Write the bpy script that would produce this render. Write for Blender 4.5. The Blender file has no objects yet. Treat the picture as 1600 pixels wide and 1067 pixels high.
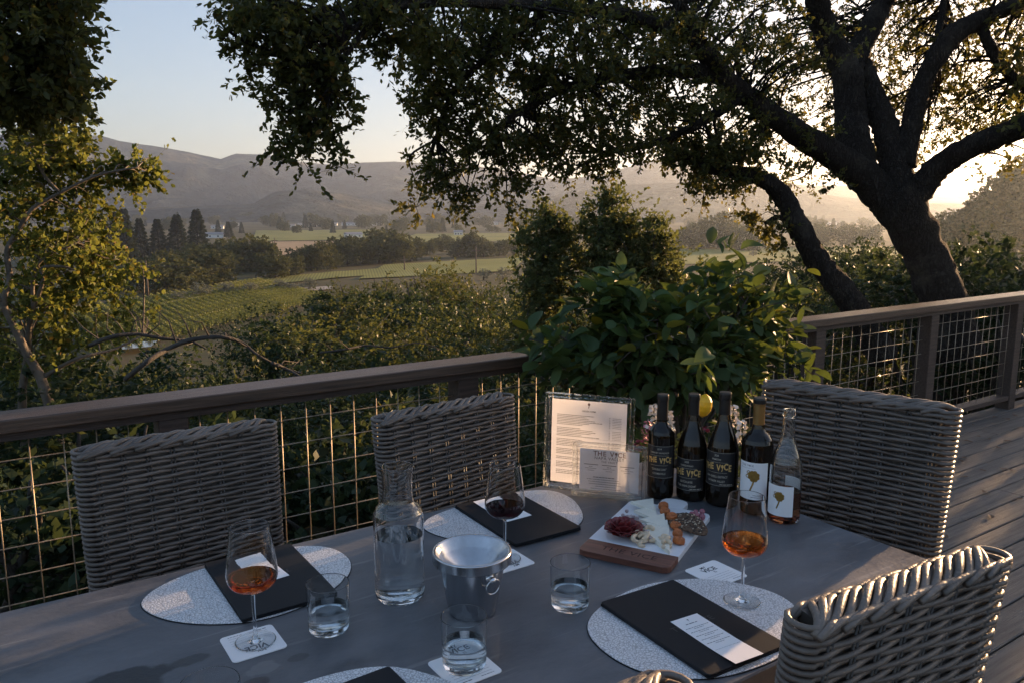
import bpy, bmesh, math, random
import numpy as np
from mathutils import Vector, Matrix, noise
random.seed(7); np.random.seed(7)
R = math.radians
scene = bpy.context.scene
col = scene.collection

# ------------------------------------------------------------------ camera
F = 1249.0; HORIZON = 330.0; CAMZ = 1.55; TABLE = 0.75
PITCH = math.atan((533.5 - HORIZON) / F); YAW = R(-34.1)
cam_data = bpy.data.cameras.new('camera'); cam = bpy.data.objects.new('camera', cam_data); col.objects.link(cam)
cam_data.sensor_width = 36.0; cam_data.lens = 36.0 * F / 1600.0
cam_data.clip_start = 0.05; cam_data.clip_end = 30000
cam.location = (0, 0, CAMZ); cam.rotation_euler = (R(90) - PITCH, 0, YAW)
scene.camera = cam
# ------------------------------------------------------------------ sky, sun, exposure
SUN_AZ = 9.0      # degrees from +X (the railing direction) towards +Y (the valley)
SUN_EL = 6.8
w = bpy.data.worlds.new('World'); scene.world = w; w.use_nodes = True
nt = w.node_tree; nt.nodes.clear()
sky = nt.nodes.new('ShaderNodeTexSky'); sky.sky_type = 'NISHITA'; sky.sun_disc = False
sky.sun_elevation = R(SUN_EL); sky.sun_rotation = R(90 - SUN_AZ)
sky.altitude = 60; sky.air_density = 1.0; sky.dust_density = 0.7; sky.ozone_density = 1.7
bg = nt.nodes.new('ShaderNodeBackground'); bg.inputs['Strength'].default_value = 0.15
wo = nt.nodes.new('ShaderNodeOutputWorld')
hsv = nt.nodes.new('ShaderNodeHueSaturation'); hsv.inputs['Saturation'].default_value = 1.35
gam = nt.nodes.new('ShaderNodeGamma'); gam.inputs['Gamma'].default_value = 0.52
tint = nt.nodes.new('ShaderNodeMixRGB'); tint.blend_type = 'MULTIPLY'; tint.inputs[0].default_value = 1.0; tint.inputs[2].default_value = (0.76, 0.715, 0.80, 1)
nt.links.new(sky.outputs[0], gam.inputs[0]); nt.links.new(gam.outputs[0], hsv.inputs['Color']); nt.links.new(hsv.outputs[0], tint.inputs[1])
nt.links.new(tint.outputs[0], bg.inputs[0]); nt.links.new(bg.outputs[0], wo.inputs[0])
sd = bpy.data.lights.new('sun', 'SUN'); sun = bpy.data.objects.new('sun', sd); col.objects.link(sun)
sd.energy = 4.4; sd.angle = R(0.5); sd.color = (1.0, 0.61, 0.31)
sdir = Vector((math.cos(R(SUN_AZ)) * math.cos(R(SUN_EL)), math.sin(R(SUN_AZ)) * math.cos(R(SUN_EL)), math.sin(R(SUN_EL))))
sun.rotation_euler = sdir.to_track_quat('Z', 'Y').to_euler()
scene.view_settings.view_transform = 'Standard'; scene.view_settings.look = 'None'
scene.view_settings.gamma = 1.0; scene.view_settings.use_curve_mapping = False
scene.view_settings.exposure = 1.95
cy = scene.cycles
cy.use_denoising = True; cy.max_bounces = 12; cy.transmission_bounces = 12; cy.transparent_max_bounces = 16
cy.diffuse_bounces = 3; cy.glossy_bounces = 5; cy.volume_bounces = 2
cy.sample_clamp_indirect = 4.0; cy.use_adaptive_sampling = True; cy.adaptive_threshold = 0.02
cy.blur_glossy = 0.2

# ------------------------------------------------------------------ where a photographed point lies in the place
def ray(px, py):
    x = (px - 800) / F; y = -(py - 533.5) / F
    up = y * math.cos(PITCH) - math.sin(PITCH); fw = math.cos(PITCH) + y * math.sin(PITCH)
    c, s = math.cos(YAW), math.sin(YAW)
    return Vector((x * c - fw * s, x * s + fw * c, up))
def onz(px, py, z=TABLE):
    r = ray(px, py); return Vector((0, 0, CAMZ)) + r * ((z - CAMZ) / r.z)
def at(px, py, d):
    r = ray(px, py); return Vector((0, 0, CAMZ)) + r * (d / math.hypot(r.x, r.y))
def bearing(px):
    r = ray(px, HORIZON); return Vector((r.x, r.y)).normalized()
def elev_tan(px, py):
    r = ray(px, py); return r.z / math.hypot(r.x, r.y)
def lerp(a, b, t): return a + (b - a) * t
def smooth(t): t = min(1, max(0, t)); return t * t * (3 - 2 * t)
def interp(tbl, x):
    if x <= tbl[0][0]: return tbl[0][1]
    for (a, b), (c, d) in zip(tbl, tbl[1:]):
        if x <= c: return b + (d - b) * smooth((x - a) / (c - a)) if False else b + (d - b) * (x - a) / (c - a)
    return tbl[-1][1]

# ------------------------------------------------------------------ tags
def tag(o, label=None, cat=None, group=None, kind=None):
    if label: o['label'] = label
    if cat: o['category'] = cat
    if group: o['group'] = group
    if kind: o['kind'] = kind
    return o
def empty(name, loc=(0, 0, 0), rz=0.0, scale=1.0):
    o = bpy.data.objects.new(name, None); col.objects.link(o)
    o.location = loc; o.rotation_euler = (0, 0, rz); o.scale = (scale,) * 3
    o.empty_display_size = 0.1
    return o
def inst(name, mesh, parent=None, loc=(0, 0, 0), rot=(0, 0, 0), scale=(1, 1, 1)):
    o = bpy.data.objects.new(name, mesh); col.objects.link(o)
    o.parent = parent; o.location = loc; o.rotation_euler = rot; o.scale = scale
    return o
def copy_tree(o, parent=None):
    c = o.copy(); col.objects.link(c); c.parent = parent
    for ch in o.children: copy_tree(ch, c)
    return c

# ------------------------------------------------------------------ materials
MATS = {}
def newmat(name):
    m = bpy.data.materials.new(name); m.use_nodes = True; m.node_tree.nodes.clear()
    MATS[name] = m
    return m, m.node_tree
def N(nt, t, **kw):
    n = nt.nodes.new(t)
    for k, v in kw.items():
        if k in n.inputs: n.inputs[k].default_value = v
        else: setattr(n, k, v)
    return n
def c4(c): return (c[0], c[1], c[2], 1.0)
def pbr(name, colr, rough=0.5, metal=0.0, spec=0.5, var=0.0, scale=20.0, bump=0.0, bscale=80.0, colr2=None, stretch=None, detail=6, trans=0.0, ior=1.5, coat=0.0, sheen=0.0, bdist=0.02):
    """procedural principled material: noise mixes two colours, a finer noise gives relief"""
    m, nt = newmat(name)
    out = N(nt, 'ShaderNodeOutputMaterial'); p = N(nt, 'ShaderNodeBsdfPrincipled')
    p.inputs['Roughness'].default_value = rough; p.inputs['Metallic'].default_value = metal
    p.inputs['Specular IOR Level'].default_value = spec; p.inputs['Base Color'].default_value = c4(colr)
    p.inputs['Transmission Weight'].default_value = trans; p.inputs['IOR'].default_value = ior
    p.inputs['Coat Weight'].default_value = coat
    nt.links.new(p.outputs[0], out.inputs[0])
    vec = None
    if var or bump:
        tc = N(nt, 'ShaderNodeTexCoord'); vec = tc.outputs['Object']
        if stretch:
            mp = N(nt, 'ShaderNodeMapping'); mp.inputs['Scale'].default_value = stretch
            nt.links.new(vec, mp.inputs[0]); vec = mp.outputs[0]
    if var:
        n = N(nt, 'ShaderNodeTexNoise', Scale=scale, Detail=detail, Roughness=0.6)
        nt.links.new(vec, n.inputs['Vector'])
        r = N(nt, 'ShaderNodeValToRGB')
        b = colr2 if colr2 else tuple(x * (1 - var) for x in colr)
        a = colr if colr2 else tuple(min(1, x * (1 + var)) for x in colr)
        r.color_ramp.elements[0].position = 0.32; r.color_ramp.elements[1].position = 0.68
        r.color_ramp.elements[0].color = c4(b); r.color_ramp.elements[1].color = c4(a)
        nt.links.new(n.outputs['Fac'], r.inputs[0]); nt.links.new(r.outputs[0], p.inputs['Base Color'])
    if bump:
        n2 = N(nt, 'ShaderNodeTexNoise', Scale=bscale, Detail=4.0)
        nt.links.new(vec, n2.inputs['Vector'])
        bp = N(nt, 'ShaderNodeBump', Strength=bump, Distance=bdist)
        nt.links.new(n2.outputs['Fac'], bp.inputs['Height']); nt.links.new(bp.outputs[0], p.inputs['Normal'])
    return m
def leafmat(name, cols, transl, tmix=0.35, rough=0.45, spec=0.35):
    """leaf: a colour per leaf, gloss on top, light through"""
    m, nt = newmat(name)
    out = N(nt, 'ShaderNodeOutputMaterial'); p = N(nt, 'ShaderNodeBsdfPrincipled', Roughness=rough)
    p.inputs['Specular IOR Level'].default_value = spec
    g = N(nt, 'ShaderNodeNewGeometry'); r = N(nt, 'ShaderNodeValToRGB')
    els = r.color_ramp.elements
    while len(els) < len(cols): els.new(0.5)
    for i, c in enumerate(cols):
        els[i].position = c[0]; els[i].color = c4(c[1])
    nt.links.new(g.outputs['Random Per Island'], r.inputs[0]); nt.links.new(r.outputs[0], p.inputs['Base Color'])
    t = N(nt, 'ShaderNodeBsdfTranslucent'); mx = N(nt, 'ShaderNodeMixRGB', blend_type='MIX'); mx.inputs[0].default_value = 0.5
    mx.inputs[2].default_value = c4(transl); nt.links.new(r.outputs[0], mx.inputs[1]); nt.links.new(mx.outputs[0], t.inputs[0])
    ms = N(nt, 'ShaderNodeMixShader'); ms.inputs[0].default_value = tmix
    nt.links.new(p.outputs[0], ms.inputs[1]); nt.links.new(t.outputs[0], ms.inputs[2]); nt.links.new(ms.outputs[0], out.inputs[0])
    return m
def glassmat(name, colr=(1, 1, 1), ior=1.5, rough=0.0):
    m, nt = newmat(name)
    out = N(nt, 'ShaderNodeOutputMaterial'); g = N(nt, 'ShaderNodeBsdfGlass', IOR=ior, Roughness=rough)
    g.inputs['Color'].default_value = c4(colr); nt.links.new(g.outputs[0], out.inputs[0])
    return m
def panemat(name):
    """thin clear sheet: fresnel mix of mirror and see-through"""
    m, nt = newmat(name)
    out = N(nt, 'ShaderNodeOutputMaterial'); t = N(nt, 'ShaderNodeBsdfTransparent'); g = N(nt, 'ShaderNodeBsdfGlossy', Roughness=0.02)
    f = N(nt, 'ShaderNodeFresnel', IOR=1.45); mx = N(nt, 'ShaderNodeMixShader')
    nt.links.new(f.outputs[0], mx.inputs[0]); nt.links.new(t.outputs[0], mx.inputs[1]); nt.links.new(g.outputs[0], mx.inputs[2])
    nt.links.new(mx.outputs[0], out.inputs[0])
    return m

pbr('wicker', (0.14, 0.114, 0.094), 0.45, var=0.3, scale=9, bump=0.15, bscale=120)
pbr('wicker_dark', (0.05, 0.042, 0.035), 0.5, var=0.3, scale=9)
pbr('rail_wood', (0.060, 0.038, 0.028), 0.55, var=0.45, scale=6, stretch=(0.6, 14, 14), bump=0.25, bscale=18)
pbr('rail_top', (0.085, 0.052, 0.034), 0.42, var=0.5, scale=6, stretch=(0.5, 16, 16), bump=0.2, bscale=20)
pbr('deck_wood', (0.115, 0.100, 0.088), 0.62, var=0.4, scale=5, stretch=(0.5, 12, 12), bump=0.3, bscale=20)
pbr('wire', (0.40, 0.32, 0.23), 0.45, metal=0.5, var=0.3, scale=30)
pbr('black_leather', (0.010, 0.011, 0.013), 0.55, bump=0.05, bscale=400, spec=0.22)
pbr('paper', (0.88, 0.87, 0.86), 0.7, spec=0.2)
pbr('coaster_card', (0.88, 0.87, 0.86), 0.8, spec=0.2)
pbr('ink', (0.06, 0.055, 0.06), 0.7, spec=0.2)
pbr('ink_grey', (0.14, 0.14, 0.15), 0.7, spec=0.2)
pbr('ink_bronze', (0.22, 0.13, 0.10), 0.6)
pbr('emboss', (0.004, 0.004, 0.005), 0.3)
pbr('gold_ink', (0.72, 0.47, 0.16), 0.45, metal=0.3, var=0.2, scale=300)
pbr('gold_print', (0.40, 0.24, 0.06), 0.35, metal=0.75, var=0.2, scale=120)
pbr('cream_ink', (0.50, 0.45, 0.36), 0.6)
pbr('black_label', (0.014, 0.013, 0.014), 0.6)
pbr('white_label', (0.88, 0.87, 0.86), 0.6)
pbr('foil_black', (0.012, 0.011, 0.010), 0.35)
pbr('foil_gold', (0.36, 0.22, 0.08), 0.35, metal=0.8)
pbr('cork', (0.42, 0.27, 0.15), 0.8, var=0.3, scale=200)
pbr('dark_bottle', (0.012, 0.007, 0.003), 0.03, trans=0.35, ior=1.5)
glassmat('glass', (0.985, 0.99, 0.99), 1.5)
glassmat('water', (0.97, 0.985, 0.99), 1.33)
glassmat('rose_wine', (0.86, 0.42, 0.14), 1.34)
glassmat('red_wine', (0.16, 0.012, 0.03), 1.34)
glassmat('pale_rose', (0.80, 0.46, 0.26), 1.34)
glassmat('acrylic', (0.97, 0.985, 0.97), 1.49)
def clear_block(m):
    nt = m.node_tree; out = [n for n in nt.nodes if n.type == 'OUTPUT_MATERIAL'][0]; g = [n for n in nt.nodes if n.type == 'BSDF_GLASS'][0]
    t = N(nt, 'ShaderNodeBsdfTransparent'); mx = N(nt, 'ShaderNodeMixShader'); mx.inputs[0].default_value = 0.55
    nt.links.new(t.outputs[0], mx.inputs[1]); nt.links.new(g.outputs[0], mx.inputs[2]); nt.links.new(mx.outputs[0], out.inputs[0])
clear_block(MATS['acrylic'])
panemat('acrylic_sheet')
leafmat('sign_paper', [(0.0, (.86, .85, .85)), (1.0, (.88, .87, .86))], (0.90, 0.92, 1.0), 0.52, rough=0.7, spec=0.2)
pbr('steel', (0.56, 0.56, 0.57), 0.20, metal=1.0, var=0.12, scale=40, stretch=(1, 1, 0.02), bump=0.02, bscale=300)
pbr('chrome', (0.72, 0.72, 0.73), 0.08, metal=1.0)
pbr('marble', (0.76, 0.77, 0.79), 0.35, var=0.06, scale=14)
pbr('walnut', (0.155, 0.058, 0.036), 0.45, var=0.45, scale=8, stretch=(14, 1.2, 14))
pbr('walnut_burn', (0.035, 0.014, 0.008), 0.7)
pbr('salami', (0.12, 0.010, 0.014), 0.26, var=0.4, scale=90, colr2=(0.24, 0.035, 0.035))
pbr('cheese', (0.78, 0.74, 0.62), 0.5, var=0.06, scale=30)
pbr('cheese_rind', (0.45, 0.40, 0.28), 0.7)
pbr('apricot', (0.46, 0.13, 0.03), 0.45, var=0.35, scale=60, bump=0.5, bscale=120)
pbr('cracker', (0.26, 0.15, 0.08), 0.8, var=0.7, scale=160, colr2=(0.05, 0.03, 0.025), bump=0.8, bscale=200)
pbr('seed_pale', (0.62, 0.50, 0.36), 0.7)
pbr('seed_dark', (0.045, 0.028, 0.02), 0.6)
pbr('cranberry', (0.24, 0.035, 0.06), 0.5, var=0.4, scale=220, colr2=(0.46, 0.22, 0.25))
pbr('cashew', (0.68, 0.53, 0.36), 0.5, var=0.15, scale=60)
pbr('candied_nut', (0.34, 0.23, 0.22), 0.7, var=0.6, scale=120, colr2=(0.66, 0.56, 0.55), bump=0.6, bscale=200)
def mat_bark(name, c0, c1, sc):
    m, nt = newmat(name); out = N(nt, 'ShaderNodeOutputMaterial'); p = N(nt, 'ShaderNodeBsdfPrincipled', Roughness=0.92); p.inputs['Specular IOR Level'].default_value = 0.15
    tc = N(nt, 'ShaderNodeTexCoord'); mp = N(nt, 'ShaderNodeMapping'); mp.inputs['Scale'].default_value = (1, 1, .32)
    wn = N(nt, 'ShaderNodeTexNoise', Scale=sc * .6, Detail=4.0); ml = N(nt, 'ShaderNodeVectorMath', operation='SCALE'); ml.inputs['Scale'].default_value = 0.16; ad = N(nt, 'ShaderNodeVectorMath', operation='ADD')
    nt.links.new(tc.outputs['Object'], mp.inputs[0]); nt.links.new(mp.outputs[0], wn.inputs['Vector']); nt.links.new(wn.outputs['Color'], ml.inputs[0]); nt.links.new(mp.outputs[0], ad.inputs[0]); nt.links.new(ml.outputs[0], ad.inputs[1])
    v = N(nt, 'ShaderNodeTexVoronoi', feature='DISTANCE_TO_EDGE', Scale=sc); nt.links.new(ad.outputs[0], v.inputs['Vector'])
    r = N(nt, 'ShaderNodeMapRange'); r.inputs[2].default_value = 0.30; nt.links.new(v.outputs['Distance'], r.inputs[0])
    n2 = N(nt, 'ShaderNodeTexNoise', Scale=2.2, Detail=6.0, Roughness=.7); nt.links.new(tc.outputs['Object'], n2.inputs['Vector'])
    li = N(nt, 'ShaderNodeValToRGB'); e = li.color_ramp.elements; e[0].position = .52; e[0].color = (0, 0, 0, 1); e[1].position = .68; e[1].color = (.75, .75, .75, 1); nt.links.new(n2.outputs['Fac'], li.inputs[0])
    mx = N(nt, 'ShaderNodeMixRGB'); mx.inputs[1].default_value = c4(c0); mx.inputs[2].default_value = c4(c1); nt.links.new(r.outputs[0], mx.inputs[0])
    m2 = N(nt, 'ShaderNodeMixRGB'); nt.links.new(li.outputs[0], m2.inputs[0]); nt.links.new(mx.outputs[0], m2.inputs[1]); m2.inputs[2].default_value = (c1[0] * 1.9, c1[1] * 1.95, c1[2] * 1.9, 1)
    nt.links.new(m2.outputs[0], p.inputs['Base Color'])
    fine = N(nt, 'ShaderNodeTexNoise', Scale=sc * 5, Detail=5.0); nt.links.new(mp.outputs[0], fine.inputs['Vector']); su = N(nt, 'ShaderNodeMath', operation='MULTIPLY_ADD'); su.inputs[1].default_value = .35; nt.links.new(fine.outputs['Fac'], su.inputs[0]); nt.links.new(r.outputs[0], su.inputs[2])
    bp = N(nt, 'ShaderNodeBump', Strength=0.9, Distance=.022); nt.links.new(su.outputs[0], bp.inputs['Height']); nt.links.new(bp.outputs[0], p.inputs['Normal']); nt.links.new(p.outputs[0], out.inputs[0])
mat_bark('bark', (0.026, 0.021, 0.018), (0.054, 0.045, 0.037), 30)
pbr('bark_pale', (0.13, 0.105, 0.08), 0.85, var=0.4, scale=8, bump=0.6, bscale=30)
pbr('bark_grey', (0.065, 0.056, 0.048), 0.9, var=0.4, scale=6, bump=0.6, bscale=30)
pbr('soil', (0.06, 0.045, 0.03), 0.95, var=0.4, scale=3)
pbr('terracotta', (0.24, 0.13, 0.09), 0.8, var=0.2, scale=12)
pbr('lemon_skin', (0.86, 0.50, 0.02), 0.35, bump=0.15, bscale=260)
pbr('pole_wood', (0.12, 0.085, 0.06), 0.9)
pbr('house_wall', (0.78, 0.76, 0.72), 0.8)
pbr('house_roof', (0.30, 0.28, 0.27), 0.8)
pbr('house_glass', (0.05, 0.06, 0.07), 0.15)
pbr('petal_white', (0.80, 0.72, 0.62), 0.6)
pbr('petal_pink', (0.62, 0.28, 0.38), 0.6)
pbr('petal_red', (0.22, 0.02, 0.04), 0.6)
pbr('dry_leaf', (0.16, 0.10, 0.06), 0.8, var=0.3, scale=40)
pbr('iron', (0.03, 0.03, 0.03), 0.5, metal=0.6)
pbr('pond', (0.10, 0.11, 0.12), 0.12, spec=0.8)
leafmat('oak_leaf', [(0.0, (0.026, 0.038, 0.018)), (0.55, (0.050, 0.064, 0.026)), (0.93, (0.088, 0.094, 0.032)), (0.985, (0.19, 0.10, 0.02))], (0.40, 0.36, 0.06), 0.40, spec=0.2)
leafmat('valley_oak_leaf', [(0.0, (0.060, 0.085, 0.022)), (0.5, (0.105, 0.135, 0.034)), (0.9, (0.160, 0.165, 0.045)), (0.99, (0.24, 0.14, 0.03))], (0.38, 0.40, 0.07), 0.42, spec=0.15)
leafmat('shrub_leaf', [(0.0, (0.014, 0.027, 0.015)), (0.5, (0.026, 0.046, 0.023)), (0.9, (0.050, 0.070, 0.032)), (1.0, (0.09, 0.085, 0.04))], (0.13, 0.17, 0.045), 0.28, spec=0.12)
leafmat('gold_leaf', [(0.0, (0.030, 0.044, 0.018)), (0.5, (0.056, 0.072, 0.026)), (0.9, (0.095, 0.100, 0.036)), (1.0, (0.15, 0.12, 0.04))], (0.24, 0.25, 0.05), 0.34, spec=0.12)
leafmat('laurel_leaf', [(0.0, (0.048, 0.068, 0.034)), (0.6, (0.085, 0.105, 0.045)), (1.0, (0.15, 0.155, 0.06))], (0.32, 0.34, 0.07), 0.38, spec=0.15)
leafmat('far_leaf', [(0.0, (0.036, 0.048, 0.022)), (0.6, (0.070, 0.080, 0.033)), (1.0, (0.12, 0.115, 0.045))], (0.16, 0.17, 0.04), 0.2, rough=0.7, spec=0.05)
leafmat('conifer_leaf', [(0.0, (0.018, 0.028, 0.018)), (0.7, (0.032, 0.045, 0.026)), (1.0, (0.06, 0.065, 0.035))], (0.08, 0.10, 0.03), 0.12, rough=0.7, spec=0.05)
leafmat('olive_leaf', [(0.0, (0.09, 0.10, 0.07)), (1.0, (0.19, 0.20, 0.14))], (0.2, 0.2, 0.1), 0.2)
leafmat('vine_leaf', [(0.0, (0.075, 0.10, 0.022)), (0.6, (0.14, 0.165, 0.035)), (1.0, (0.22, 0.215, 0.055))], (0.30, 0.32, 0.05), 0.3)
leafmat('lemon_leaf', [(0.0, (0.034, 0.062, 0.028)), (0.5, (0.056, 0.096, 0.036)), (0.93, (0.075, 0.120, 0.036)), (1.0, (0.28, 0.22, 0.02))], (0.22, 0.28, 0.03), 0.30, rough=0.52, spec=0.25)
leafmat('grass_leaf', [(0.0, (0.16, 0.12, 0.05)), (1.0, (0.30, 0.24, 0.11))], (0.4, 0.32, 0.12), 0.3)

def lemon_leafmat_random():
    # leaves are objects of their own here: colour by object
    m = MATS['lemon_leaf']; nt = m.node_tree
    oi = N(nt, 'ShaderNodeObjectInfo')
    ramp = [n for n in nt.nodes if n.type == 'VALTORGB'][0]
    nt.links.new(oi.outputs['Random'], ramp.inputs[0])
lemon_leafmat_random()

def mat_table():
    m, nt = newmat('table_top')
    out = N(nt, 'ShaderNodeOutputMaterial'); p = N(nt, 'ShaderNodeBsdfPrincipled')
    tc = N(nt, 'ShaderNodeTexCoord')
    n1 = N(nt, 'ShaderNodeTexNoise', Scale=3.6, Detail=10.0, Roughness=0.70)
    mp = N(nt, 'ShaderNodeMapping'); mp.inputs['Scale'].default_value = (1.0, 2.2, 1); mp.inputs['Rotation'].default_value = (0, 0, 0.2)
    nt.links.new(tc.outputs['Object'], mp.inputs[0]); nt.links.new(mp.outputs[0], n1.inputs['Vector'])
    r1 = N(nt, 'ShaderNodeValToRGB'); e = r1.color_ramp.elements
    e[0].position = 0.3; e[0].color = (0.058, 0.061, 0.068, 1); e[1].position = 0.72; e[1].color = (0.160, 0.162, 0.170, 1)
    nt.links.new(n1.outputs['Fac'], r1.inputs[0])
    # fine pale scratches
    n2 = N(nt, 'ShaderNodeTexNoise', Scale=7.0, Detail=3.0); mp2 = N(nt, 'ShaderNodeMapping')
    mp2.inputs['Scale'].default_value = (0.5, 9, 1); mp2.inputs['Rotation'].default_value = (0, 0, -0.35)
    nt.links.new(tc.outputs['Object'], mp2.inputs[0]); nt.links.new(mp2.outputs[0], n2.inputs['Vector'])
    r2 = N(nt, 'ShaderNodeValToRGB'); e = r2.color_ramp.elements
    e[0].position = 0.62; e[0].color = (0, 0, 0, 1); e[1].position = 0.70; e[1].color = (0.42, 0.42, 0.42, 1)
    nt.links.new(n2.outputs['Fac'], r2.inputs[0])
    mx = N(nt, 'ShaderNodeMixRGB', blend_type='MIX'); nt.links.new(r2.outputs[0], mx.inputs[0]); nt.links.new(r1.outputs[0], mx.inputs[1]); mx.inputs[2].default_value = (0.26, 0.255, 0.25, 1)
    # spilled, soaked-in dark stains and one pale worn patch
    last = mx.outputs[0]
    wob = N(nt, 'ShaderNodeTexNoise', Scale=14.0, Detail=4.0); nt.links.new(tc.outputs['Object'], wob.inputs['Vector'])
    for (x, y, rx, ry, cc, amt) in ((0.155, 1.415, 0.075, 0.055, (0.030, 0.030, 0.031), 0.95), (0.05, 1.345, 0.08, 0.05, (0.030, 0.030, 0.031), 0.95),
                                (0.268, 1.43, 0.035, 0.022, (0.034, 0.034, 0.035), 0.8), (0.345, 1.29, 0.028, 0.02, (0.035, 0.035, 0.036), 0.7), (0.43, 1.33, 0.02, 0.012, (0.045, 0.045, 0.046), 0.7),
                                (0.365, 1.325, 0.075, 0.028, (0.20, 0.20, 0.195), 0.6)):
        v = N(nt, 'ShaderNodeVectorMath', operation='SUBTRACT'); v.inputs[1].default_value = (x, y, 0); nt.links.new(tc.outputs['Object'], v.inputs[0])
        d = N(nt, 'ShaderNodeVectorMath', operation='DIVIDE'); d.inputs[1].default_value = (rx, ry, 1e6); nt.links.new(v.outputs[0], d.inputs[0])
        l = N(nt, 'ShaderNodeVectorMath', operation='LENGTH'); nt.links.new(d.outputs[0], l.inputs[0])
        pale = cc[0] > 0.1
        a = N(nt, 'ShaderNodeMath', operation='MULTIPLY_ADD'); nt.links.new(wob.outputs['Fac'], a.inputs[0]); a.inputs[1].default_value = 3.6 if pale else 1.5; a.inputs[2].default_value = -1.35 if pale else -0.75
        ad = N(nt, 'ShaderNodeMath', operation='ADD'); nt.links.new(l.outputs['Value'], ad.inputs[0]); nt.links.new(a.outputs[0], ad.inputs[1])
        rr = N(nt, 'ShaderNodeMapRange'); nt.links.new(ad.outputs[0], rr.inputs[0]); rr.inputs[1].default_value = 0.9; rr.inputs[2].default_value = 1.08; rr.inputs[3].default_value = amt; rr.inputs[4].default_value = 0
        m2 = N(nt, 'ShaderNodeMixRGB'); nt.links.new(rr.outputs[0], m2.inputs[0]); nt.links.new(last, m2.inputs[1]); m2.inputs[2].default_value = c4(cc)
        last = m2.outputs[0]
    nt.links.new(last, p.inputs['Base Color'])
    rn = N(nt, 'ShaderNodeMapRange'); nt.links.new(n1.outputs['Fac'], rn.inputs[0]); rn.inputs[1].default_value = 0.3; rn.inputs[2].default_value = 0.7; rn.inputs[3].default_value = 0.28; rn.inputs[4].default_value = 0.56
    nt.links.new(rn.outputs[0], p.inputs['Roughness'])
    b = N(nt, 'ShaderNodeBump', Strength=0.08, Distance=0.01); n3 = N(nt, 'ShaderNodeTexNoise', Scale=90.0, Detail=3.0)
    nt.links.new(tc.outputs['Object'], n3.inputs['Vector']); nt.links.new(n3.outputs['Fac'], b.inputs['Height']); nt.links.new(b.outputs[0], p.inputs['Normal'])
    nt.links.new(p.outputs[0], out.inputs[0])
mat_table()
def mat_placemat():
    m, nt = newmat('silver_leather')
    out = N(nt, 'ShaderNodeOutputMaterial'); p = N(nt, 'ShaderNodeBsdfPrincipled', Roughness=0.42, Metallic=0.35)
    tc = N(nt, 'ShaderNodeTexCoord'); v = N(nt, 'ShaderNodeTexVoronoi', feature='DISTANCE_TO_EDGE', Scale=165.0)
    wn = N(nt, 'ShaderNodeTexNoise', Scale=60.0, Detail=2.0); ml = N(nt, 'ShaderNodeVectorMath', operation='SCALE'); ml.inputs['Scale'].default_value = 0.012
    ad = N(nt, 'ShaderNodeVectorMath', operation='ADD')
    nt.links.new(tc.outputs['Object'], wn.inputs['Vector']); nt.links.new(wn.outputs['Color'], ml.inputs[0])
    nt.links.new(tc.outputs['Object'], ad.inputs[0]); nt.links.new(ml.outputs[0], ad.inputs[1]); nt.links.new(ad.outputs[0], v.inputs['Vector'])
    r = N(nt, 'ShaderNodeValToRGB'); e = r.color_ramp.elements
    e[0].position = 0.02; e[0].color = (0.40, 0.405, 0.415, 1); e[1].position = 0.16; e[1].color = (0.80, 0.81, 0.82, 1)
    nt.links.new(v.outputs['Distance'], r.inputs[0]); nt.links.new(r.outputs[0], p.inputs['Base Color'])
    b = N(nt, 'ShaderNodeBump', Strength=0.7, Distance=0.0015); nt.links.new(v.outputs['Distance'], b.inputs['Height']); nt.links.new(b.outputs[0], p.inputs['Normal'])
    nt.links.new(p.outputs[0], out.inputs[0])
mat_placemat()
def mat_ground():
    m, nt = newmat('ground')
    out = N(nt, 'ShaderNodeOutputMaterial'); p = N(nt, 'ShaderNodeBsdfPrincipled', Roughness=0.95)
    p.inputs['Specular IOR Level'].default_value = 0.1
    tc = N(nt, 'ShaderNodeTexCoord')
    n1 = N(nt, 'ShaderNodeTexNoise', Scale=0.012, Detail=6.0); n2 = N(nt, 'ShaderNodeTexNoise', Scale=0.5, Detail=6.0)
    nt.links.new(tc.outputs['Object'], n1.inputs['Vector']); nt.links.new(tc.outputs['Object'], n2.inputs['Vector'])
    r1 = N(nt, 'ShaderNodeValToRGB'); e = r1.color_ramp.elements
    e[0].position = 0.35; e[0].color = (0.055, 0.060, 0.028, 1); e[1].position = 0.65; e[1].color = (0.145, 0.125, 0.065, 1)
    nt.links.new(n1.outputs['Fac'], r1.inputs[0])
    mx = N(nt, 'ShaderNodeMixRGB', blend_type='MULTIPLY'); mx.inputs[0].default_value = 0.6
    nt.links.new(r1.outputs[0], mx.inputs[1]); nt.links.new(n2.outputs['Color'], mx.inputs[2]); nt.links.new(mx.outputs[0], p.inputs['Base Color'])
    nt.links.new(p.outputs[0], out.inputs[0])
mat_ground()
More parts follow.
